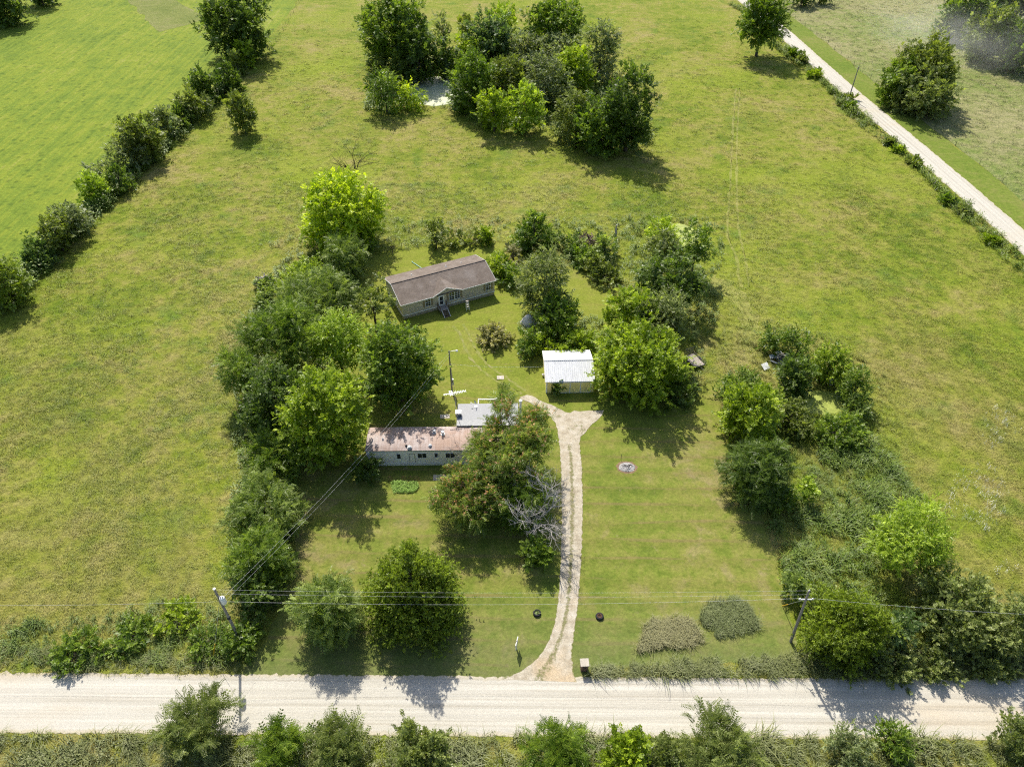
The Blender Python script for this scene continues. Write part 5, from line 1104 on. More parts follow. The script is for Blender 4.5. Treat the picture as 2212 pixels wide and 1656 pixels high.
def scatter(name, protos, pts, scale, mat, label, cat, kind='stuff', rng=RNG, tilt=0.12):
    V = []; F = []; pid = []
    for i, (v, f) in enumerate(protos):
        b = len(V); V += [tuple(x) for x in v]; F += [tuple(b + j for j in q) for q in f]; pid += [i + 1] * len(v)
    n = len(pts); base = len(V); V += [(float(x), float(y), float(z)) for x, y, z in pts]; pid += [0] * n
    me = bpy.data.meshes.new(name); me.from_pydata(V, [], F); me.update(); me.materials.append(mat)
    def attr(nm, ty, arr, key='value'):
        a = me.attributes.new(nm, ty, 'POINT'); a.data.foreach_set(key, np.ascontiguousarray(arr).ravel())
    attr('pid', 'INT', np.array(pid, np.int32))
    z = np.zeros(base); attr('sc', 'FLOAT', np.concatenate([z, scale]).astype(np.float32))
    attr('pick', 'INT', np.concatenate([z, rng.integers(0, len(protos), n)]).astype(np.int32))
    rot = np.zeros((base + n, 3), np.float32); rot[base:, 2] = rng.uniform(-0.9, 0.9, n) + np.where(rng.uniform(size=n) < .5, 0, .6); rot[base:, :2] = rng.normal(0, tilt, (n, 2))
    attr('rot', 'FLOAT_VECTOR', rot, 'vector')
    o = bpy.data.objects.new(name, me); col.objects.link(o); tag(o, label, cat, None, kind)
    ng = bpy.data.node_groups.new(name + '_scatter', 'GeometryNodeTree')
    ng.interface.new_socket('Geometry', in_out='INPUT', socket_type='NodeSocketGeometry'); ng.interface.new_socket('Geometry', in_out='OUTPUT', socket_type='NodeSocketGeometry')
    N = ng.nodes; L = ng.links; gi = N.new('NodeGroupInput'); go = N.new('NodeGroupOutput')
    def named(nm, ty): q = N.new('GeometryNodeInputNamedAttribute'); q.data_type = ty; q.inputs[0].default_value = nm; return q.outputs[0]
    def sel(k):
        c = N.new('FunctionNodeCompare'); c.data_type = 'INT'; c.operation = 'EQUAL'
        ii = [s for s in c.inputs if s.type == 'INT']; L.new(named('pid', 'INT'), ii[0]); ii[1].default_value = k
        g = N.new('GeometryNodeSeparateGeometry'); g.domain = 'POINT'; L.new(gi.outputs[0], g.inputs[0]); L.new(c.outputs[0], g.inputs[1]); return g.outputs[0]
    jn = N.new('GeometryNodeJoinGeometry')
    for i in range(len(protos)):
        gti = N.new('GeometryNodeGeometryToInstance'); L.new(sel(i + 1), gti.inputs[0]); L.new(gti.outputs[0], jn.inputs[0])
    iop = N.new('GeometryNodeInstanceOnPoints'); L.new(sel(0), iop.inputs['Points']); L.new(jn.outputs[0], iop.inputs['Instance'])
    iop.inputs['Pick Instance'].default_value = True; L.new(named('pick', 'INT'), iop.inputs['Instance Index'])
    er = N.new('FunctionNodeEulerToRotation'); L.new(named('rot', 'FLOAT_VECTOR'), er.inputs[0]); L.new(er.outputs[0], iop.inputs['Rotation']); L.new(named('sc', 'FLOAT'), iop.inputs['Scale'])
    L.new(iop.outputs[0], go.inputs[0])
    md = o.modifiers.new('scatter', 'NODES'); md.node_group = ng
    return o
def in_view(x, y, m=6.0):
    """inside the ground the photograph covers, with a margin for a step to the side"""
    half = (y + 8) * 0.66 + 34
    return (np.abs(x) < half + m) & (y > 20) & (y < 330)
road_y = lambda x: np.interp(x, [p[0] for p in ROAD], [p[1] for p in ROAD])
lane_x = lambda y: np.interp(y, [p[1] for p in ROAD2], [p[0] for p in ROAD2])
def base_mask(x, y, lawn=True):
    m = in_view(x, y) & (np.abs(y - road_y(x)) > 3.15) & (np.abs(x - lane_x(y)) > 2.9)
    for p in (POND1, POND2, POND3): m &= ~pip(x, y, p)
    if lawn: m &= ~pip(x, y, LAWN)
    return m
def sprinkle(poly, dens, mask=None, seed=1):
    r = np.random.default_rng(seed); P = np.array(poly); lo, hi = P.min(0), P.max(0); n = int((hi - lo).prod() * dens)
    x = r.uniform(lo[0], hi[0], n); y = r.uniform(lo[1], hi[1], n); k = pip(x, y, poly)
    if mask is not None: k &= mask(x, y)
    return x[k], y[k]
def noise2(x, y, s, seed=0):
    r = np.random.default_rng(seed); o = np.zeros_like(x)
    for k in range(6):
        a = r.uniform(0, 6.28); q = s * r.uniform(.6, 1.7); o += np.sin(x * q * math.cos(a) + y * q * math.sin(a) + r.uniform(0, 6.28))
    return o / 6

# meadow: three belts, thinner and coarser with distance
GT = [grass_tufts(i, 30, (.10, .30), .65, .032) for i in range(6)]
X = []; Y = []; SCL = []
for (y0, y1, dens, k) in ((20, 95, 5.0, .85), (95, 150, 2.2, .95), (150, 280, 0.8, 1.0)):
    x, y = sprinkle([(-290, y0), (290, y0), (290, y1), (-290, y1)], dens, lambda x, y: base_mask(x, y) & ~pip(x, y, FIELD) & (x < lane_x(y) - 2.5), int(y0))
    nz = noise2(x, y, .35, 3); keep = RNG.uniform(size=len(x)) < (.75 + .5 * nz) * np.clip((285 - y) / 90, 0, 1)
    x, y, nz = x[keep], y[keep], nz[keep]; X.append(x); Y.append(y); SCL.append(k * RNG.uniform(.6, 1.15, len(x)) * (1 + .25 * nz))
X = np.concatenate(X); Y = np.concatenate(Y); SCL = np.concatenate(SCL)
scatter('meadow_grass', GT, np.stack([X, Y, np.zeros_like(X)], 1), SCL, M['tuft'], 'tall uncut tan and green meadow grass', 'grass')
N_MEADOW = len(X)
M['pasture_tuft'] = mat_weeds('pasture_blades', (0.12, 0.165, 0.035), (0.19, 0.205, 0.07), (0.26, 0.24, 0.115))
x, y = sprinkle([(100, 60), (330, 60), (330, 330), (100, 330)], .22, lambda x, y: in_view(x, y) & (x > lane_x(y) + 10.5), 71)
scatter('pasture_grass', GT, np.stack([x, y, np.zeros_like(x)], 1), RNG.uniform(.9, 1.6, len(x)), M['pasture_tuft'], 'dry tufted grass of the right pasture', 'grass')

LT = [leafy_tufts(40 + i, 34, .42 + .12 * i, .42, .15) for i in range(5)]; TG = [grass_tufts(60 + i, 40, (.4, .85), .45, .034, (.15, -.15), .5) for i in range(4)]
M['weeds'] = mat_weeds('leafy_weeds', (0.065, 0.115, 0.010), (0.105, 0.165, 0.015), (0.165, 0.215, 0.026))
M['bed_dry'] = mat_weeds('olive_bed_weeds', (0.125, 0.130, 0.045), (0.18, 0.178, 0.068), (0.235, 0.22, 0.10))
M['bed_green'] = mat_weeds('green_bed_weeds', (0.095, 0.122, 0.032), (0.145, 0.172, 0.050), (0.20, 0.218, 0.085))
M['weeds_dusty'] = mat_weeds('dusty_weeds', (0.090, 0.112, 0.028), (0.140, 0.162, 0.046), (0.195, 0.208, 0.075))
M['weeds_dry'] = mat_weeds('dry_weeds', (0.12, 0.12, 0.05), (0.19, 0.18, 0.08), (0.27, 0.245, 0.13))
M['weeds_bright'] = mat_weeds('bright_weeds', (0.085, 0.135, 0.008), (0.12, 0.18, 0.010), (0.175, 0.225, 0.018))
M['clover'] = mat_weeds('clover_green', (0.12, 0.24, 0.004), (0.15, 0.29, 0.005), (0.20, 0.33, 0.008))
def weeds(name, poly, dens, mat, label, protos, smin, smax, seed, cat='weeds', mask=base_mask, kind='stuff'):
    x, y = sprinkle(poly, dens, mask, seed); r = np.random.default_rng(seed)
    kp = r.uniform(size=len(x)) < .7 + .9 * noise2(x, y, .9, seed + 5); x, y = x[kp], y[kp]
    return scatter(name, protos, np.stack([x, y, np.zeros_like(x)], 1), r.uniform(smin, smax, len(x)) * (1 + .6 * noise2(x, y, .7, seed)), mat, label, cat, kind, r, .2)
nl = lambda x, y: base_mask(x, y, False)
weeds('roadside_weeds', g2([(-300, 1360), (0, 1345), (200, 1330), (330, 1300), (420, 1290), (490, 1330), (545, 1400), (500, 1440), (0, 1440), (-300, 1440)]), 4.6, M['weeds'], 'leafy green weeds left of the vine bush above the road', LT + TG[:1], .5, 1.25, 81)
weeds('dusty_weeds', g2([(-300, 1405), (300, 1405), (520, 1420), (540, 1456), (-300, 1458)]), 5.0, M['weeds_dusty'], 'grey dusty weeds lining the road on the left', LT + TG[:2], .4, .85, 82)
weeds('verge_grass', g2([(1262, 1452), (1300, 1438), (1500, 1428), (1726, 1420), (1760, 1380), (1900, 1400), (2300, 1390), (2500, 1470), (1256, 1474)]), 6.0, M['weeds_dusty'], 'tall arching grass verge between the right lawn and the road', TG, .7, 1.15, 83, 'grass', nl)
weeds('thicket_weeds', g2([(1640, 1100), (1700, 1090), (1780, 960), (1900, 950), (2000, 1090), (1900, 1250), (1920, 1380), (1740, 1380), (1700, 1260)]), 3.2, M['weeds'], 'rank weeds between the right lawn edge and the airy tree', LT + TG[:2], .8, 1.9, 84)
weeds('thicket_grass', g2([(1560, 700), (1660, 690), (1880, 760), (1960, 900), (1900, 1060), (1700, 1090), (1690, 940), (1560, 800)]), 1.6, M['tuft'], 'pale bent grass around the small green pond', TG, .5, .9, 85)
weeds('roadside_weeds', [(-140, 22), (140, 22), (140, 28.9), (-140, 29.5)], 4.2, M['weeds_dusty'], 'dusty weeds along the bottom edge below the road', LT + TG[:2], .8, 1.5, 86, 'weeds', nl)
weeds('lane_weeds', [(lane_x(y) - 3.6 - (0 if k == 0 else 3.6 + 1.2 * math.sin(y * .11)), y) for k, ys in ((0, range(60, 300, 6)), (1, range(298, 58, -6))) for y in ys], 2.0, M['weeds_bright'], 'bright green weeds along the near side of the right road', LT, 1.2, 2.5, 87)
weeds('yard_weeds', g2([(1120, 690), (1180, 640), (1300, 690), (1310, 760), (1120, 775)]), 2.0, M['weeds_bright'], 'green weeds among the bushes behind the garage', LT, .9, 1.6, 88, 'weeds', nl)
weeds('oak_weeds', g2([(1190, 480), (1350, 470), (1560, 470), (1560, 640), (1500, 850), (1420, 860), (1340, 640), (1200, 570)]), 1.0, M['weeds'], 'green undergrowth below the sprawling oaks and vine mounds', LT, 1.0, 2.0, 89)
weeds('hedge_weeds', g2([(545, 120), (335, 318), (110, 530), (-20, 670), (10, 680), (135, 552), (355, 338), (556, 136)]), 1.6, M['weeds'], 'rough growth along the foot of the left hedgerow', LT, 1.8, 4.2, 90, 'weeds', lambda x, y: in_view(x, y))
weeds('understorey_weeds', g2([(600, 560), (740, 540), (780, 620), (760, 760), (640, 1000), (640, 1260), (560, 1400), (500, 1300), (500, 1000), (520, 720)]), 1.6, M['weeds'], 'green undergrowth beneath the crowded trees on the left', LT, 1.0, 2.0, 91, 'weeds', nl)
weeds('backyard_weeds', g2([(560, 530), (800, 470), (1120, 470), (1120, 522), (940, 530), (790, 552), (700, 560)]), .9, M['weeds_bright'], 'green weeds along the top of the back lawn', LT, .8, 1.5, 92)
weeds('grove_undergrowth', g2([(790, 240), (800, 130), (1000, 120), (1250, 120), (1340, 160), (1420, 320), (1240, 325), (1190, 285), (1030, 280), (970, 235)]), .5, M['weeds'], 'green undergrowth beneath the trees of the pond grove', LT, 2.0, 3.6, 97)
def bed(label, pts, dens, mat, protos, seed, smin=.7, smax=1.1):
    poly = g2(pts); x, y = sprinkle(poly, dens, None, seed); r = np.random.default_rng(seed); V = []; F = []; cx, cy = float(x.mean()), float(y.mean()); nb = 0
    for px, py in zip(x, y):
        v, f = protos[r.integers(len(protos))]; a = r.uniform(-.9, .9); s = r.uniform(smin, smax); ca, sa = math.cos(a) * s, math.sin(a) * s; q = np.array(v, float)
        V.append(np.stack([q[:, 0] * ca - q[:, 1] * sa + px - cx, q[:, 0] * sa + q[:, 1] * ca + py - cy, q[:, 2] * s + .012], 1)); F += [tuple(nb + j for j in w_) for w_ in f]; nb += len(q)
    me = bpy.data.meshes.new('weed_bed'); me.from_pydata(np.concatenate(V).tolist(), [], F); me.update()
    o = tag(mesh_obj('weed_bed', me, mat), label, 'weed bed'); o.location = (cx, cy, 0); return o
bed('left wedge shaped bed of tall dry grass on the right lawn', [(1376, 1400), (1396, 1352), (1412, 1340), (1490, 1336), (1517, 1386), (1440, 1398), (1378, 1408)], 20, M['bed_dry'], TG + LT[:2], 93, .35, 1.05)
bed('right rounded bed of green weeds on the right lawn', [(1512, 1330), (1530, 1304), (1570, 1294), (1610, 1302), (1640, 1345), (1630, 1366), (1550, 1376), (1522, 1350)], 20, M['bed_green'], LT + TG, 94, .35, 1.0)
bed('low bright green ground cover rectangle before the trailer', [(845, 1043), (850, 1040), (900, 1041), (904, 1052), (896, 1063), (850, 1065)], 60, M['clover'], LT, 95, .4, .6)
FT = [flower_tufts(i) for i in range(3)]; M['white_petal'] = simple('white_petals', (0.75, 0.75, 0.70), 0.7, 0.05)
x, y = sprinkle(g2([(1900, 900), (2300, 850), (2400, 1250), (2100, 1240), (1960, 1080)]), 1.6, base_mask, 96); k = noise2(x, y, .4, 5) > .22
scatter('wildflowers', FT, np.stack([x[k], y[k], np.zeros(k.sum())], 1), RNG.uniform(.8, 1.3, k.sum()), M['white_petal'], 'white wildflowers sprinkled in the right meadow', 'flowers')

# ------------------------------------------------------------------ utility poles and wires
def sag(a, b, drop, n=14):
    a, b = Vector(a), Vector(b); return [a.lerp(b, i / n) - Vector((0, 0, drop * 4 * (i / n) * (1 - i / n))) for i in range(n + 1)]
def wire(label, a, b, drop, r=0.014, group=None, mat='wire', strands=1):
    o = Vector(a); mb = MB()
    pts = sag(a, b, drop)
    mb.tube([p - o for p in pts], r, 5)
    if strands > 1:
        for k in range(1, strands):
            q = [p - o + Vector((math.sin(i * 1.1 + k * 2.1) * .05, math.cos(i * 1.1 + k * 2.1) * .05, -.05 * k)) for i, p in enumerate(pts)]
            mb.tube(q, r * .8, 5)
    ob = mb.build('power_wire', M[mat]); ob.location = o; tag(ob, label, 'wire', group); return ob
pl = gp(463, 1272, 10.2); LP = Vector((pl[0], pl[1], 0))
p1 = empty('utility_pole', LP); tag(p1, 'grey wooden utility pole with a transformer left of the front lawn', 'utility pole')
MB().tube([(0, 0, -.3), (0, 0, 5), (0, 0, 10.2)], [.17, .145, .12], 10).build('pole', M['pole_wood'], p1)
MB().lathe([(0, -.02), (.13, -.02), (.14, .1), (0, .13)], 10, (0, 0, 10.2)).build('pole_cap', M['enamel'], p1)
tf = MB().lathe([(0, 7.75), (.26, 7.75), (.28, 7.8), (.28, 8.7), (.24, 8.8), (0, 8.84)], 16, (.38, -.1, 0)).build('transformer', M['enamel'], p1, True)
for dx in (-.1, .1): MB().lathe([(.035, 8.8), (.06, 8.86), (.03, 8.9), (.06, 8.95), (.03, 9.0), (.05, 9.06), (0, 9.1)], 8, (.38 + dx, -.1, 0)).build('bushing', M['galv'], tf)
MB().box(-.14, .14, -.16, .16, 4.55, 4.85).build('collar', M['dark_metal'], p1)
MB().box(.1, .2, -.16, -.02, 7.9, 8.6).build('bracket', M['galv'], p1)
MB().tube([(-.16, -.02, 9.3), (-.34, -.06, 9.1), (-.34, -.06, 8.6), (-.05, -.15, 8.3), (.15, -.2, 8.9)], .02, 5).build('jumper', M['dark_metal'], p1)
def guy(parent, top, anchor):
    MB().tube([top, anchor], .016, 5).build('guy_wire', M['galv'], parent)
    t, a = Vector(top), Vector(anchor); MB().tube([a, a.lerp(t, .26)], .045, 6).build('guy_guard', M['yellow_plastic'], parent)
guy(p1, (0, 0, 8.2), (-2.3, -2.2, 0))
rb = gp(1708, 1385); rt = gp(1748, 1275, 10.0); RP = Vector((rb[0], rb[1], 0)); RT = Vector(rt) - RP
p2 = empty('utility_pole', RP); tag(p2, 'leaning brown utility pole beside the cedar at the right lawn corner', 'utility pole')
MB().tube([-RT * .03, RT * .5, RT], [.17, .14, .115], 10).build('pole', M['pole_wood'], p2)
RA = RT * .84
MB().box(RA.x - .75, RA.x + .75, RA.y - .06, RA.y + .06, RA.z - .06, RA.z + .06).build('cross_arm', M['galv'], p2)
for dx in (-.65, .65): MB().lathe([(.03, .05), (.07, .1), (.04, .15), (.06, .2), (0, .24)], 8, (RA.x + dx, RA.y, RA.z)).build('insulator', M['enamel'], p2)
MB().lathe([(.03, 0), (.06, .06), (.03, .1), (.05, .15), (0, .2)], 8, (RT.x, RT.y, RT.z)).build('insulator', M['enamel'], p2)
ga = gp(1690, 1308); guy(p2, RA, Vector(ga) - RP)
top1 = LP + Vector((0, 0, 10.1)); mid1 = LP + Vector((0, 0, 9.4)); low1 = LP + Vector((.1, 0, 7.9))
topR = RP + RT; WG = 'wires along the road'
wire('topmost wire between the two roadside poles', top1, topR, .5, .005, WG)
wire('middle wire between the two roadside poles', mid1, RP + RT * .93, .6, .005, WG)
wire('lowest and thickest wire between the two roadside poles', low1, RP + RA + Vector((-.6, 0, .2)), .9, .007, WG)
wire('wire leaving the left pole toward the left picture edge', low1, (-78, 39.5, 8.2), .8, .007, WG)
wire('wire leaving the right pole toward the right picture edge', RP + RA + Vector((.6, 0, .2)), (74, 36.8, 9.0), .9, .007, WG)
yb = gp(976.6, 845); YP = Vector((yb[0], yb[1], 0)); yh = hgt(yb, (968, 757))
p3 = empty('yard_pole', YP); tag(p3, 'thin yard light pole on the lawn behind the trailer', 'pole')
MB().tube([(0, 0, -.3), (0, 0, yh * .5), (0, 0, yh)], [.14, .115, .09], 9).build('pole', M['pole_wood'], p3)
la = MB().tube([(0, 0, yh - .3), (.35, .05, yh - .12), (1.0, .1, yh - .08)], .03, 6).build('lamp_arm', M['galv'], p3)
MB().lathe([(.05, .12), (.12, .1), (.2, -.06), (.17, -.08), (.12, -.16), (0, -.2)], 12, (1.12, .1, yh - .1)).build('lamp', M['enamel'], la)
mbx = MB().box(.07, .33, -.22, .04, 1.5, 2.6).build('meter_box', M['galv'], p3)
MB().lathe([(.1, 0), (.1, .1), (0, .12)], 12, (.2, -.27, 2.1)).build('meter', M['glass'], mbx)
MB().tube([(.18, -.08, 2.6), (.1, -.06, 4.5), (.06, -.03, yh - 1)], .03, 6).build('conduit', M['galv'], p3)
MB().tube([(-.05, -.12, yh - .9), (.02, -.12, 3)], .012, 4).build('ground_wire', M['dark_metal'], p3)
wire('twisted service cable from the transformer pole to the yard pole', LP + Vector((.1, .15, 8.1)), YP + Vector((-.05, -.1, yh - .4)), 1.1, .007, None, 'wire', 1)
wire('second thin cable beside the twisted service cable', LP + Vector((.1, .1, 7.4)), YP + Vector((-.05, -.1, yh - 1.0)), 1.2, .006)
wire('cable from the yard pole down to the addition roof', YP + Vector((.05, -.1, yh - 1.2)), (TX0 + AX0 + .05, TY0 + W_ + 2.2, AZ + 1.0), .15, .014, None, 'dark_metal')
wire('thin cable into the left side of the garage', YP + Vector((.1, 0, 5.5)), (gx - .1, gy + 3.2, 2.6), .35, .01)
fp = gp(*((2487 / 1.3562, 288 / 1.3562))); FP = Vector((fp[0], fp[1], 0)); fh = hgt(fp, (2515 / 1.3562, 196 / 1.3562))
p4 = empty('utility_pole', FP); tag(p4, 'slim grey utility pole beside the right gravel road', 'utility pole')
MB().tube([(0, 0, -.3), (0, 0, fh)], [.17, .12], 8).build('pole', M['pole_wood'], p4)
MB().tube([(-.1, 0, fh - .6), (-.4, 0, fh - .5)], .03, 5).build('bracket', M['galv'], p4); MB().lathe([(.04, 0), (.08, .06), (.04, .12), (0, .18)], 8, (0, 0, fh)).build('insulator', M['enamel'], p4)

# ------------------------------------------------------------------ fences
POST = MB().tube([(0, 0, -.2), (0, 0, 1.25)], [.07, .06], 6).mesh('post'); POST.materials.append(M['wood_dark'])
TPOST = MB().box(-.03, .03, -.03, .03, -.2, 1.3).mesh('post'); TPOST.materials.append(M['dark_metal'])
def fence(label, pts, step, rails=(0.4, 0.75, 1.1), group=None):
    c = resample(pts, step); o = empty('wire_fence', (c[0][0], c[0][1], 0)); tag(o, label, 'fence', group)
    for i, q in enumerate(c):
        p = bpy.data.objects.new('post', POST if i % 4 == 0 else TPOST); col.objects.link(p); p.parent = o; p.location = (q[0] - c[0][0], q[1] - c[0][1], 0)
    for z in rails: MB().tube([(q[0] - c[0][0], q[1] - c[0][1], z) for q in c], .005, 4).build('strand', M['dark_metal'], o)
fence('wire fence with thin posts on the far side of the right road', [(lane_x(y) + 10.3, y) for y in (330, 290, 260, 225, 213)], 5.0)
fence('wire fence running down the right pasture to the field gate', [(lane_x(y) + 10.3, y) for y in (210, 190, 170, 150, 140)], 7.0)
fence('wire fence below the field gate at the right picture edge', [(lane_x(y) + 10.3 + k, y) for y, k in ((134, 0), (125, 0.5), (116, 3), (108, 8))], 5.0)
fence('wire fence crossing the pasture behind the vine draped clump', [(lane_x(211) + 10.3, 212), (140, 210.5), (180, 208), (240, 205)], 8.0)
fence('wire fence climbing away above the left hedgerow tree', g2([(583, 112), (612, 66), (634, 28), (655, -10)]), 5.0)
gt = empty('field_gate', (lane_x(138) + 10.3, 137, 0), math.radians(92)); tag(gt, 'small grey tube gate in the right pasture fence', 'gate')
for z in (.3, .6, .9, 1.2): MB().tube([(-1.8, 0, z), (1.8, 0, z)], .03, 6).build('rail', M['galv'], gt)
for x in (-1.8, 0, 1.8): MB().tube([(x, 0, .25), (x, 0, 1.25)], .035, 6).build('upright', M['galv'], gt)
for x in (-2.05, 2.05): MB().tube([(x, 0, -.2), (x, 0, 1.5)], .09, 7).build('post', M['wood_dark'], gt)

# ------------------------------------------------------------------ small things in the yard
def at(px, py, name, label, cat, rz=0.0, group=None):
    q = gp(px, py); return tag(empty(name, (q[0], q[1], 0.012), rz), label, cat, group)
o = at(1261, 1443, 'mailbox_pillar', 'square brick mailbox pillar with a pale cap beside the driveway mouth', 'mailbox', .05)
MB().box(-.38, .38, -.36, .36, -.1, 1.25).build('pillar', M['brick'], o); MB().box(-.46, .46, -.44, .44, 1.25, 1.37).build('cap', M['concrete'], o); MB().box(-.16, .16, -.39, -.365, .75, 1.05).build('mail_door', M['dark_metal'], o)
for i, (px, py, lab) in enumerate(((1160, 1325, 'grass filled tyre planter left of the driveway'), (1295, 1332, 'rusty wheel planter right of the driveway'))):
    o = at(px, py, 'tyre_planter', lab, 'planter'); o.scale = (.85, .85, .85)
    MB().lathe([(.36, 0), (.52, .03), (.56, .16), (.52, .3), (.42, .34), (.34, .3), (.33, .12)], 20).build('tyre', M['rubber'], o, True)
    MB().lathe([(0, .2), (.34, .18)], 16).build('soil', M['soil' if i else 'weeds'], o)
    if i:
        MB().lathe([(.3, .2), (.31, .36), (.26, .36), (.25, .2)], 16).build('rim', M['rusty'], o)
        for k in range(6):
            a = k * 1.047; MB().lathe([(0, .2), (.05, .2), (.05, .3), (0, .3)], 6, (.17 * math.cos(a), .17 * math.sin(a), 0)).build('lug', M['rusty'], o)
    else:
        v, f = grass_tufts(77, 26, (.2, .4), .28, .05, (0, 0), .3); mb = MB(); mb.add([(x, y, z + .18) for x, y, z in v], f); mb.build('grass', M['weeds_bright'], o)
o = at(1116, 1402, 'yard_sign', 'white yard sign on a post seen nearly edge on', 'sign', math.radians(76))
MB().box(-.05, .05, -.05, .05, -.1, 1.75).build('post', M['wood_white'], o); MB().box(-.48, .48, -.03, .03, .7, 1.6).build('panel', M['enamel'], o); MB().box(-.5, .6, -.045, .045, 1.66, 1.75).build('arm', M['wood_white'], o)
# fire pit
o = at(1354, 1009, 'fire_pit', 'burnt fire pit of grey ash on the right lawn', 'fire pit')
o.scale = (1.2, 1.2, 1.0)
mb = MB(); r_ = np.random.default_rng(3); n = 28; ring = [(1.18 * (1 + r_.normal(0, .05)) * math.cos(6.283 * i / n), .95 * (1 + r_.normal(0, .05)) * math.sin(6.283 * i / n), .006) for i in range(n)]
mb.add(ring + [(0, 0, .01)], [(i, (i + 1) % n, n) for i in range(n)]); mb.build('scorched_ring', M['scorched'], o)
mb = MB(); g_ = 11; vs = []
for i in range(g_):
    for j in range(16):
        a = 6.283 * j / 16; q = i / (g_ - 1); vs.append((.95 * q * math.cos(a) * 1.0 + r_.normal(0, .02), .72 * q * math.sin(a) + r_.normal(0, .02), .02 + .16 * (1 - q * q) + abs(r_.normal(0, .04)) * (q < .95)))
mb.add(vs, [(i * 16 + j, i * 16 + (j + 1) % 16, (i + 1) * 16 + (j + 1) % 16, (i + 1) * 16 + j) for i in range(g_ - 1) for j in range(16)]); mb.build('ash_heap', M['ash'], o)
for k in range(14):
    a = r_.uniform(0, 6.28); q = r_.uniform(.05, .65); d = r_.uniform(0, 6.28); L = r_.uniform(.12, .35); c_ = Vector((q * math.cos(a), q * .75 * math.sin(a), .2 - .12 * q))
    MB().tube([c_ - Vector((math.cos(d) * L, math.sin(d) * L, .02)), c_ + Vector((math.cos(d) * L, math.sin(d) * L, .05))], r_.uniform(.02, .05), 5).build('charred_log', M['char'], o)
MB().tube([(-.55, 1.15, 0), (-.55, 1.18, 1.1)], .025, 5).build('poker', M['dark_metal'], o)
# slabs
for px, py, w2, d2, lab in ((1081, 816, .55, .42, 'small square concrete slab on the lawn before the garage'), (1040, 944, .7, .4, 'pale concrete slab half shaded left of the addition')):
    q = (px, py) if px != 1040 else mc(957, 537)
    o = at(q[0], q[1], 'concrete_slab', lab, 'slab', .05); MB().box(-w2, w2, -d2, d2, -.05, .09).build('slab', M['concrete'], o); MB().box(-w2 * .2, w2 * .2, -.06, .06, .09, .12).build('lifting_bar', M['galv'], o)
o = at(*mc(910, 1100), 'stepping_path', 'grey concrete walk at the trailer front half hidden by the mimosa', 'path')
for i in range(4): MB().box(-.9 + i * .62, -.32 + i * .62, -.5, .5, -.04, .05).build('slab', M['concrete'], o)
# step ladder
o = at(1010, 668, 'step_ladder', 'wooden step ladder standing on the lawn before the tan house', 'ladder', math.radians(18))
for s_ in (-1, 1):
    MB().bar((s_ * .3, -.45, 0), (s_ * .18, 0, 1.75), .06, .05).build('rail', M['wood_white'], o); MB().bar((s_ * .28, .5, 0), (s_ * .16, .04, 1.7), .05, .04).build('back_leg', M['wood_white'], o)
for i in range(4): z = .35 + i * .38; f = z / 1.75; MB().box(-.3 + .12 * f, .3 - .12 * f, -.45 + .45 * f - .08, -.45 + .45 * f + .06, z, z + .04).build('step', M['wood_white'], o)
MB().box(-.22, .22, -.12, .14, 1.75, 1.79).build('top', M['wood_grey'], o); MB().box(-.22, .22, .22, .26, .9, .96).build('brace', M['wood_white'], o)
# wire trellises
for i, zx in enumerate((455, 582, 650, 700)):
    o = at(*mc(zx, 1135), 'wire_trellis', ['leftmost', 'second', 'third', 'rightmost'][i] + ' of the bent wire trellises behind the bright ground cover', 'trellis', 0, 'wire trellises')
    for k in range(3):
        rr = .38 - .11 * k; pts = [(rr * math.cos(a), 0, .75 + rr * math.sin(a)) for a in np.linspace(0, math.pi, 9)]; MB().tube([(rr, 0, 0)] + pts + [(-rr, 0, 0)], .014, 4).build('hoop', M['rusty'], o)
    for z in (.3, .6): MB().tube([(-.38, 0, z), (.38, 0, z)], .012, 4).build('cross_wire', M['rusty'], o)
# utility trailer
def ty(x, y): return ((1500 + x * .31703) / 1.3562, (600 + y * .31703) / 1.3562)
q = gp(*ty(1680, 1460)); o = tag(empty('utility_trailer', (q[0], q[1], 0), math.radians(24)), 'small flat utility trailer with an upright ramp gate by the garage trees', 'trailer')
for i in range(7): MB().box(-.9 + i * .26, -.66 + i * .26, -1.5, 1.5, .52, .57).build('plank', M['wood_grey'], o)
mb = MB()
for a, b in (((-.95, -1.55, .48), (.95, -1.55, .48)), ((-.95, 1.55, .48), (.95, 1.55, .48)), ((-.95, -1.55, .48), (-.95, 1.55, .48)), ((.95, -1.55, .48), (.95, 1.55, .48)), ((-.95, -1.55, .85), (-.95, 1.55, .85)), ((.95, -1.55, .85), (.95, 1.55, .85))): mb.bar(a, b, .07)
for x in (-.95, .95):
    for y in (-1.5, 0, 1.5): mb.bar((x, y, .48), (x, y, .85), .05)
mb.build('frame', M['dark_metal'], o)
mb = MB(); mb.bar((-.9, 1.6, .5), (-.9, 1.68, 1.75), .05); mb.bar((.9, 1.6, .5), (.9, 1.68, 1.75), .05)
for i in range(4): z = .55 + i * .4; mb.bar((-.9, 1.62 + i * .02, z), (.9, 1.62 + i * .02, z), .045)
for i in range(6): mb.bar((-.6 + i * .24, 1.61, .5), (-.6 + i * .24, 1.68, 1.75), .025)
mb.build('ramp_gate', M['dark_metal'], o)
for x in (-1.1, 1.1):
    w_ = MB(); w_.tube([(x - .09, 0, .3), (x + .09, 0, .3)], .31, 14); wo = w_.build('wheel', M['rubber'], o); MB().tube([(x - .1, 0, .3), (x + .1, 0, .3)], .15, 10).build('hub', M['galv'], wo); MB().box(x - .13, x + .13, -.42, .42, .64, .67).build('mudguard', M['dark_metal'], o)
MB().bar((0, -1.5, .45), (0, -2.6, .42), .08).build('tongue', M['dark_metal'], o)
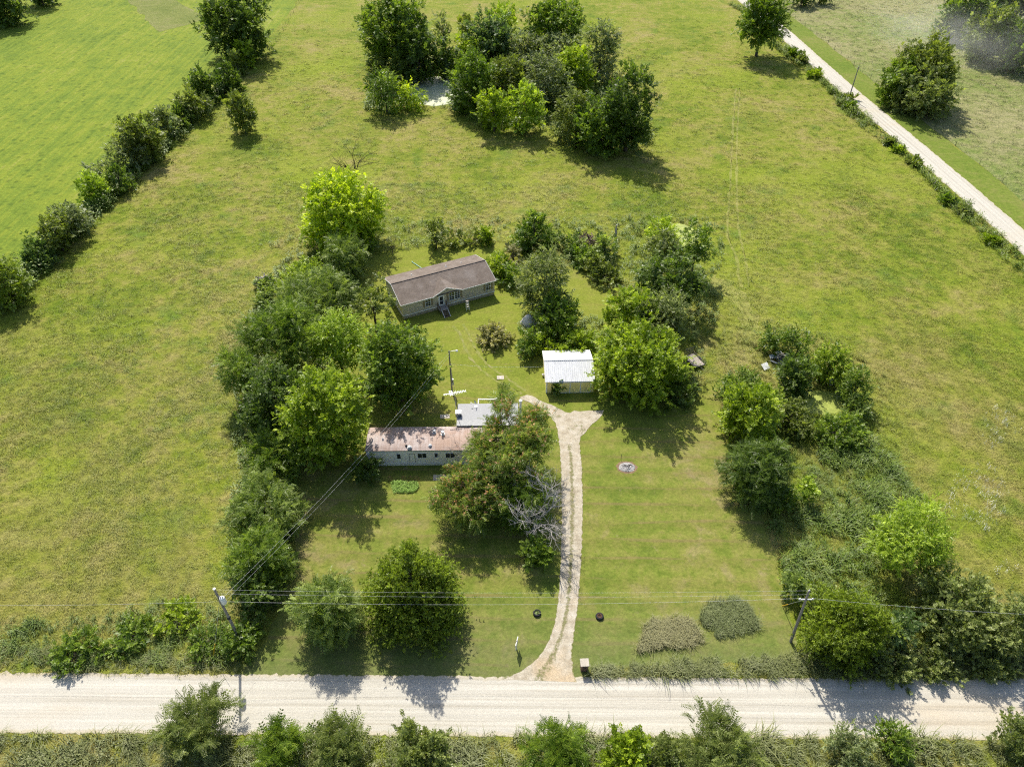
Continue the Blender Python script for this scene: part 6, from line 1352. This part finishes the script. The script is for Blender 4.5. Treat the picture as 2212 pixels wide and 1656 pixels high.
# tarp heap
q = gp(*ty(155, 1100)); o = tag(empty('tarp_heap', (q[0], q[1], 0)), 'heap covered with a grey tarp beside the dense green bush', 'tarp')
mb = MB(); r_ = np.random.default_rng(9); vs = []; 
for i in range(9):
    for j in range(18):
        a = 6.283 * j / 18; t_ = i / 8; rr = 1.35 * (t_ ** .7) * (1 + .1 * math.sin(3 * a) + r_.normal(0, .03)); vs.append((rr * math.cos(a) * 1.1, rr * math.sin(a) * .8, max(0, 2.0 * (1 - t_ ** 1.25) + r_.normal(0, .05))))
mb.add(vs, [(i * 18 + j, i * 18 + (j + 1) % 18, (i + 1) * 18 + (j + 1) % 18, (i + 1) * 18 + j) for i in range(8) for j in range(18)]); mb.build('tarp', M['tarp'], o)
for j in range(5):
    a = j * 1.26 + .3; MB().box(1.3 * math.cos(a) - .12, 1.3 * math.cos(a) + .12, 1.0 * math.sin(a) - .1, 1.0 * math.sin(a) + .1, 0, .16).build('weight_stone', M['concrete'], o)
# brush piles: every stick its own piece
STICKS = []
for k in range(6):
    r_ = np.random.default_rng(50 + k); pts = [np.array([-1.0, 0, 0])]; d = np.array([1.0, 0, .05])
    for i in range(5): d = d + r_.normal(0, .18, 3); pts.append(pts[-1] + d / np.linalg.norm(d) * .42)
    mb = MB(); mb.tube(pts, [.1, .09, .075, .06, .045, .025], 6)
    for _ in range(2):
        q = pts[r_.integers(2, 5)]; e = q + np.array([.5, r_.normal(0, .4), r_.normal(0, .3)]); mb.tube([q, e], [.04, .015], 5)
    STICKS.append(mb.mesh('stick'))
def brush_pile(px, py, n, rad, hz, label, mat, seed):
    q = gp(px, py); o = tag(empty('brush_pile', (q[0], q[1], 0)), label, 'brush pile'); r_ = np.random.default_rng(seed); mm = []
    for m_ in STICKS:
        c_ = m_.copy(); c_.materials.clear(); c_.materials.append(M[mat]); mm.append(c_)
    for k in range(n):
        s_ = bpy.data.objects.new('branch', mm[k % 6]); col.objects.link(s_); s_.parent = o; a = r_.uniform(0, 6.28); u = rad * math.sqrt(r_.uniform()) * .7
        s_.location = (u * math.cos(a), u * math.sin(a) * .8, max(.1, hz * (1 - (u / rad) ** 2) * r_.uniform(.3, 1))); s_.rotation_euler = (r_.uniform(0, 6.28), r_.normal(0, .35), r_.uniform(0, 6.28)); s_.scale = (r_.uniform(.7, 1.35),) * 3
brush_pile(1268, 526, 46, 2.6, 1.8, 'dark heap of cut branches among pale vine mounds', 'wood_dark', 1)
brush_pile(572, 612, 34, 2.0, 1.3, 'silvery heap of dead branches left of the tree crowd', 'deadwood', 2)
# stump
q = gp(1329, 512); o = tag(empty('dead_stump', (q[0], q[1], 0)), 'blotched standing stump right of the dark brush pile', 'stump')
MB().tube([(0, 0, -.2), (.06, 0, .9), (-.05, .05, 1.8), (.02, 0, 2.7)], [.3, .24, .2, .12], 8).build('trunk', M['deadwood'], o); MB().tube([(-.02, .02, 1.5), (.45, 0, 2.0)], [.1, .05], 6).build('limb', M['char'], o)
# junk heap by the small pond
def jc(x, y): return ((2100 + x * .4076) / 1.3562, (900 + y * .4076) / 1.3562)
q = gp(*jc(440, 375)); o = tag(empty('junk_heap', (q[0], q[1], 0)), 'heap of old boards and sheet metal left of the pond shrubs', 'junk'); r_ = np.random.default_rng(21)
for k in range(16):
    a = r_.uniform(0, 6.28); u = r_.uniform(0, 1.7); L, w_ = r_.uniform(.5, 1.3), r_.uniform(.08, .4); z = .15 + .6 * r_.uniform() * (1 - u / 2)
    b_ = MB().box(-L, L, -w_, w_, -.025, .025).build(['board', 'metal_sheet', 'shingle_piece'][k % 3], M[['wood_grey', 'galv', 'dark_metal', 'wood_white'][k % 4]], o); b_.location = (u * math.cos(a), u * math.sin(a) * .8, z + .1); b_.rotation_euler = (r_.normal(0, .3), r_.normal(0, .3), r_.uniform(0, 6.28))
for (zx, zy), lab, mt in (((345, 440), 'white dumped panel below the junk heap', 'enamel'), ((810, 555), 'white dumped sheet above the small green pond', 'wood_white')):
    q = gp(*jc(zx, zy)); o = tag(empty('dumped_panel', (q[0], q[1], 0), .5), lab, 'panel'); MB().slab([(-.6, -.5, .25), (.6, -.5, .3), (.65, .5, .75), (-.55, .5, .7)], .06).build('panel', M[mt], o); MB().bar((-.5, .45, 0), (-.5, .45, .62), .06).build('prop', M['wood_grey'], o); MB().bar((.55, .45, 0), (.55, .45, .66), .06).build('prop', M['wood_grey'], o)
# little boat under the trees
q = gp(*ty(1490, 1250)); o = tag(empty('rowing_boat', (q[0], q[1], 0), math.radians(8)), 'small pale boat lying in weeds by the grey green tree', 'boat'); mb = MB(); vs = []
for i in range(11):
    t_ = i / 10 * 2 - 1; hw = .62 * (1 - abs(t_) ** 2.6) + .02
    for sx, z in ((-1, .55), (-.75, .1), (0, 0), (.75, .1), (1, .55), (.88, .53), (.62, .16), (0, .08), (-.62, .16), (-.88, .53)): vs.append((t_ * 1.5, sx * hw, z + .12 * t_ * t_))
mb.add(vs, [(i * 10 + j, i * 10 + (j + 1) % 10, (i + 1) * 10 + (j + 1) % 10, (i + 1) * 10 + j) for i in range(10) for j in range(10)]); mb.build('hull', M['blue_junk'], o)
for x in (-.6, .5): MB().box(x - .13, x + .13, -.5, .5, .38, .42).build('bench', M['wood_white'], o)
# barrel under the garage tree, white pot by the garage wall
def gc(x, y): return ((1600 + x * .31703) / 1.3562, (1000 + y * .31703) / 1.3562)
q = gp(*gc(845, 505)); o = tag(empty('trash_barrel', (q[0], q[1] - .6, 0)), 'black barrel with a pale lid edge under the huge garage tree', 'barrel')
MB().lathe([(0, 0), (.3, 0), (.32, .3), (.3, .32), (.32, .6), (.31, .88), (.27, .88), (.27, .1), (0, .1)], 16).build('drum', M['rubber'], o, True); MB().lathe([(.3, .885), (.33, .9), (.3, .915)], 16).build('rim', M['plumb'], o)
q = gp((1560 + 292 * .1087) / 1.3562, (1000 + 940 * .1087) / 1.3562); o = tag(empty('flower_pot', (q[0], q[1], 0.012)), 'small white pot beside the left garage wall', 'pot'); MB().lathe([(0, 0), (.16, 0), (.22, .38), (.24, .4), (.2, .4), (.17, .3), (0, .28)], 14).build('pot', M['enamel'], o, True); MB().lathe([(0, .3), (.18, .3)], 12).build('soil', M['soil'], o)
# marble of hidden white tyre by the mimosa foot
o = at(*mc(1665, 1500), 'leaning_tyre', 'pale old tyre leaning at the mimosa foot by the driveway', 'tyre', .4); mb = MB(); k = 16
vs = []
for i in range(k):
    a = 6.283 * i / k
    for j in range(8): b_ = 6.283 * j / 8; rr = .34 + .1 * math.cos(b_); vs.append((.1 * math.sin(b_), rr * math.cos(a), .44 + rr * math.sin(a)))
mb.add(vs, [(i * 8 + j, i * 8 + (j + 1) % 8, ((i + 1) % k) * 8 + (j + 1) % 8, ((i + 1) % k) * 8 + j) for i in range(k) for j in range(8)]); mb.build('tyre', M['galv'], o, True); MB().tube([(-.06, 0, .44), (.06, 0, .44)], .2, 12).build('rim', M['rusty'], o)

# ------------------------------------------------------------------ drifting smoke over the top right pasture
def smoke(name, c, size, dens, label, seed):
    t = NT(name + '_volume'); v = t.n('ShaderNodeVolumePrincipled'); v.inputs['Color'].default_value = (.995, .995, .995, 1); v.inputs['Anisotropy'].default_value = .45
    g = t.n('ShaderNodeTexCoord').outputs['Object']; ln = t.n('ShaderNodeVectorMath', operation='LENGTH'); t.put(ln.inputs[0], g)
    fall = t.rng(ln.outputs['Value'], .25, 1.0, 1, 0); n = t.noise(t.map(g, (1.6, 1.6, 1.6), (seed, seed * 2, 0)), 1.3, 3, .6)
    d = t.math('MULTIPLY', t.math('MULTIPLY', fall, t.rng(n, .36, .66, 0, 1)), dens); t.put(v.inputs['Density'], d); t.t.links.new(v.outputs[0], t.out.inputs['Volume'])
    bm = bmesh.new(); bmesh.ops.create_icosphere(bm, subdivisions=3, radius=1.0); me = bpy.data.meshes.new(name); bm.to_mesh(me); bm.free(); o = mesh_obj(name, me, t.m); o.location = c; o.scale = size
    return tag(o, label, 'smoke', None, 'stuff')
q = gp(2120, 70, 8); smoke('smoke', (q[0] + 2, q[1] - 8, 9.0), (38, 28, 8.6), .013, 'grey smoke drifting before the top right wood', 3)
q = gp(2030, 70, 5); smoke('smoke', (q[0], q[1], 6.0), (28, 36, 5.6), .018, 'thin smoke wisp over the top right pasture', 7)
for m_ in bpy.data.materials:
    if 'smoke' in m_.name: m_.cycles.volume_step_rate = 6.0

print('leaf triangles', TRI[0], 'meadow tufts', N_MEADOW)
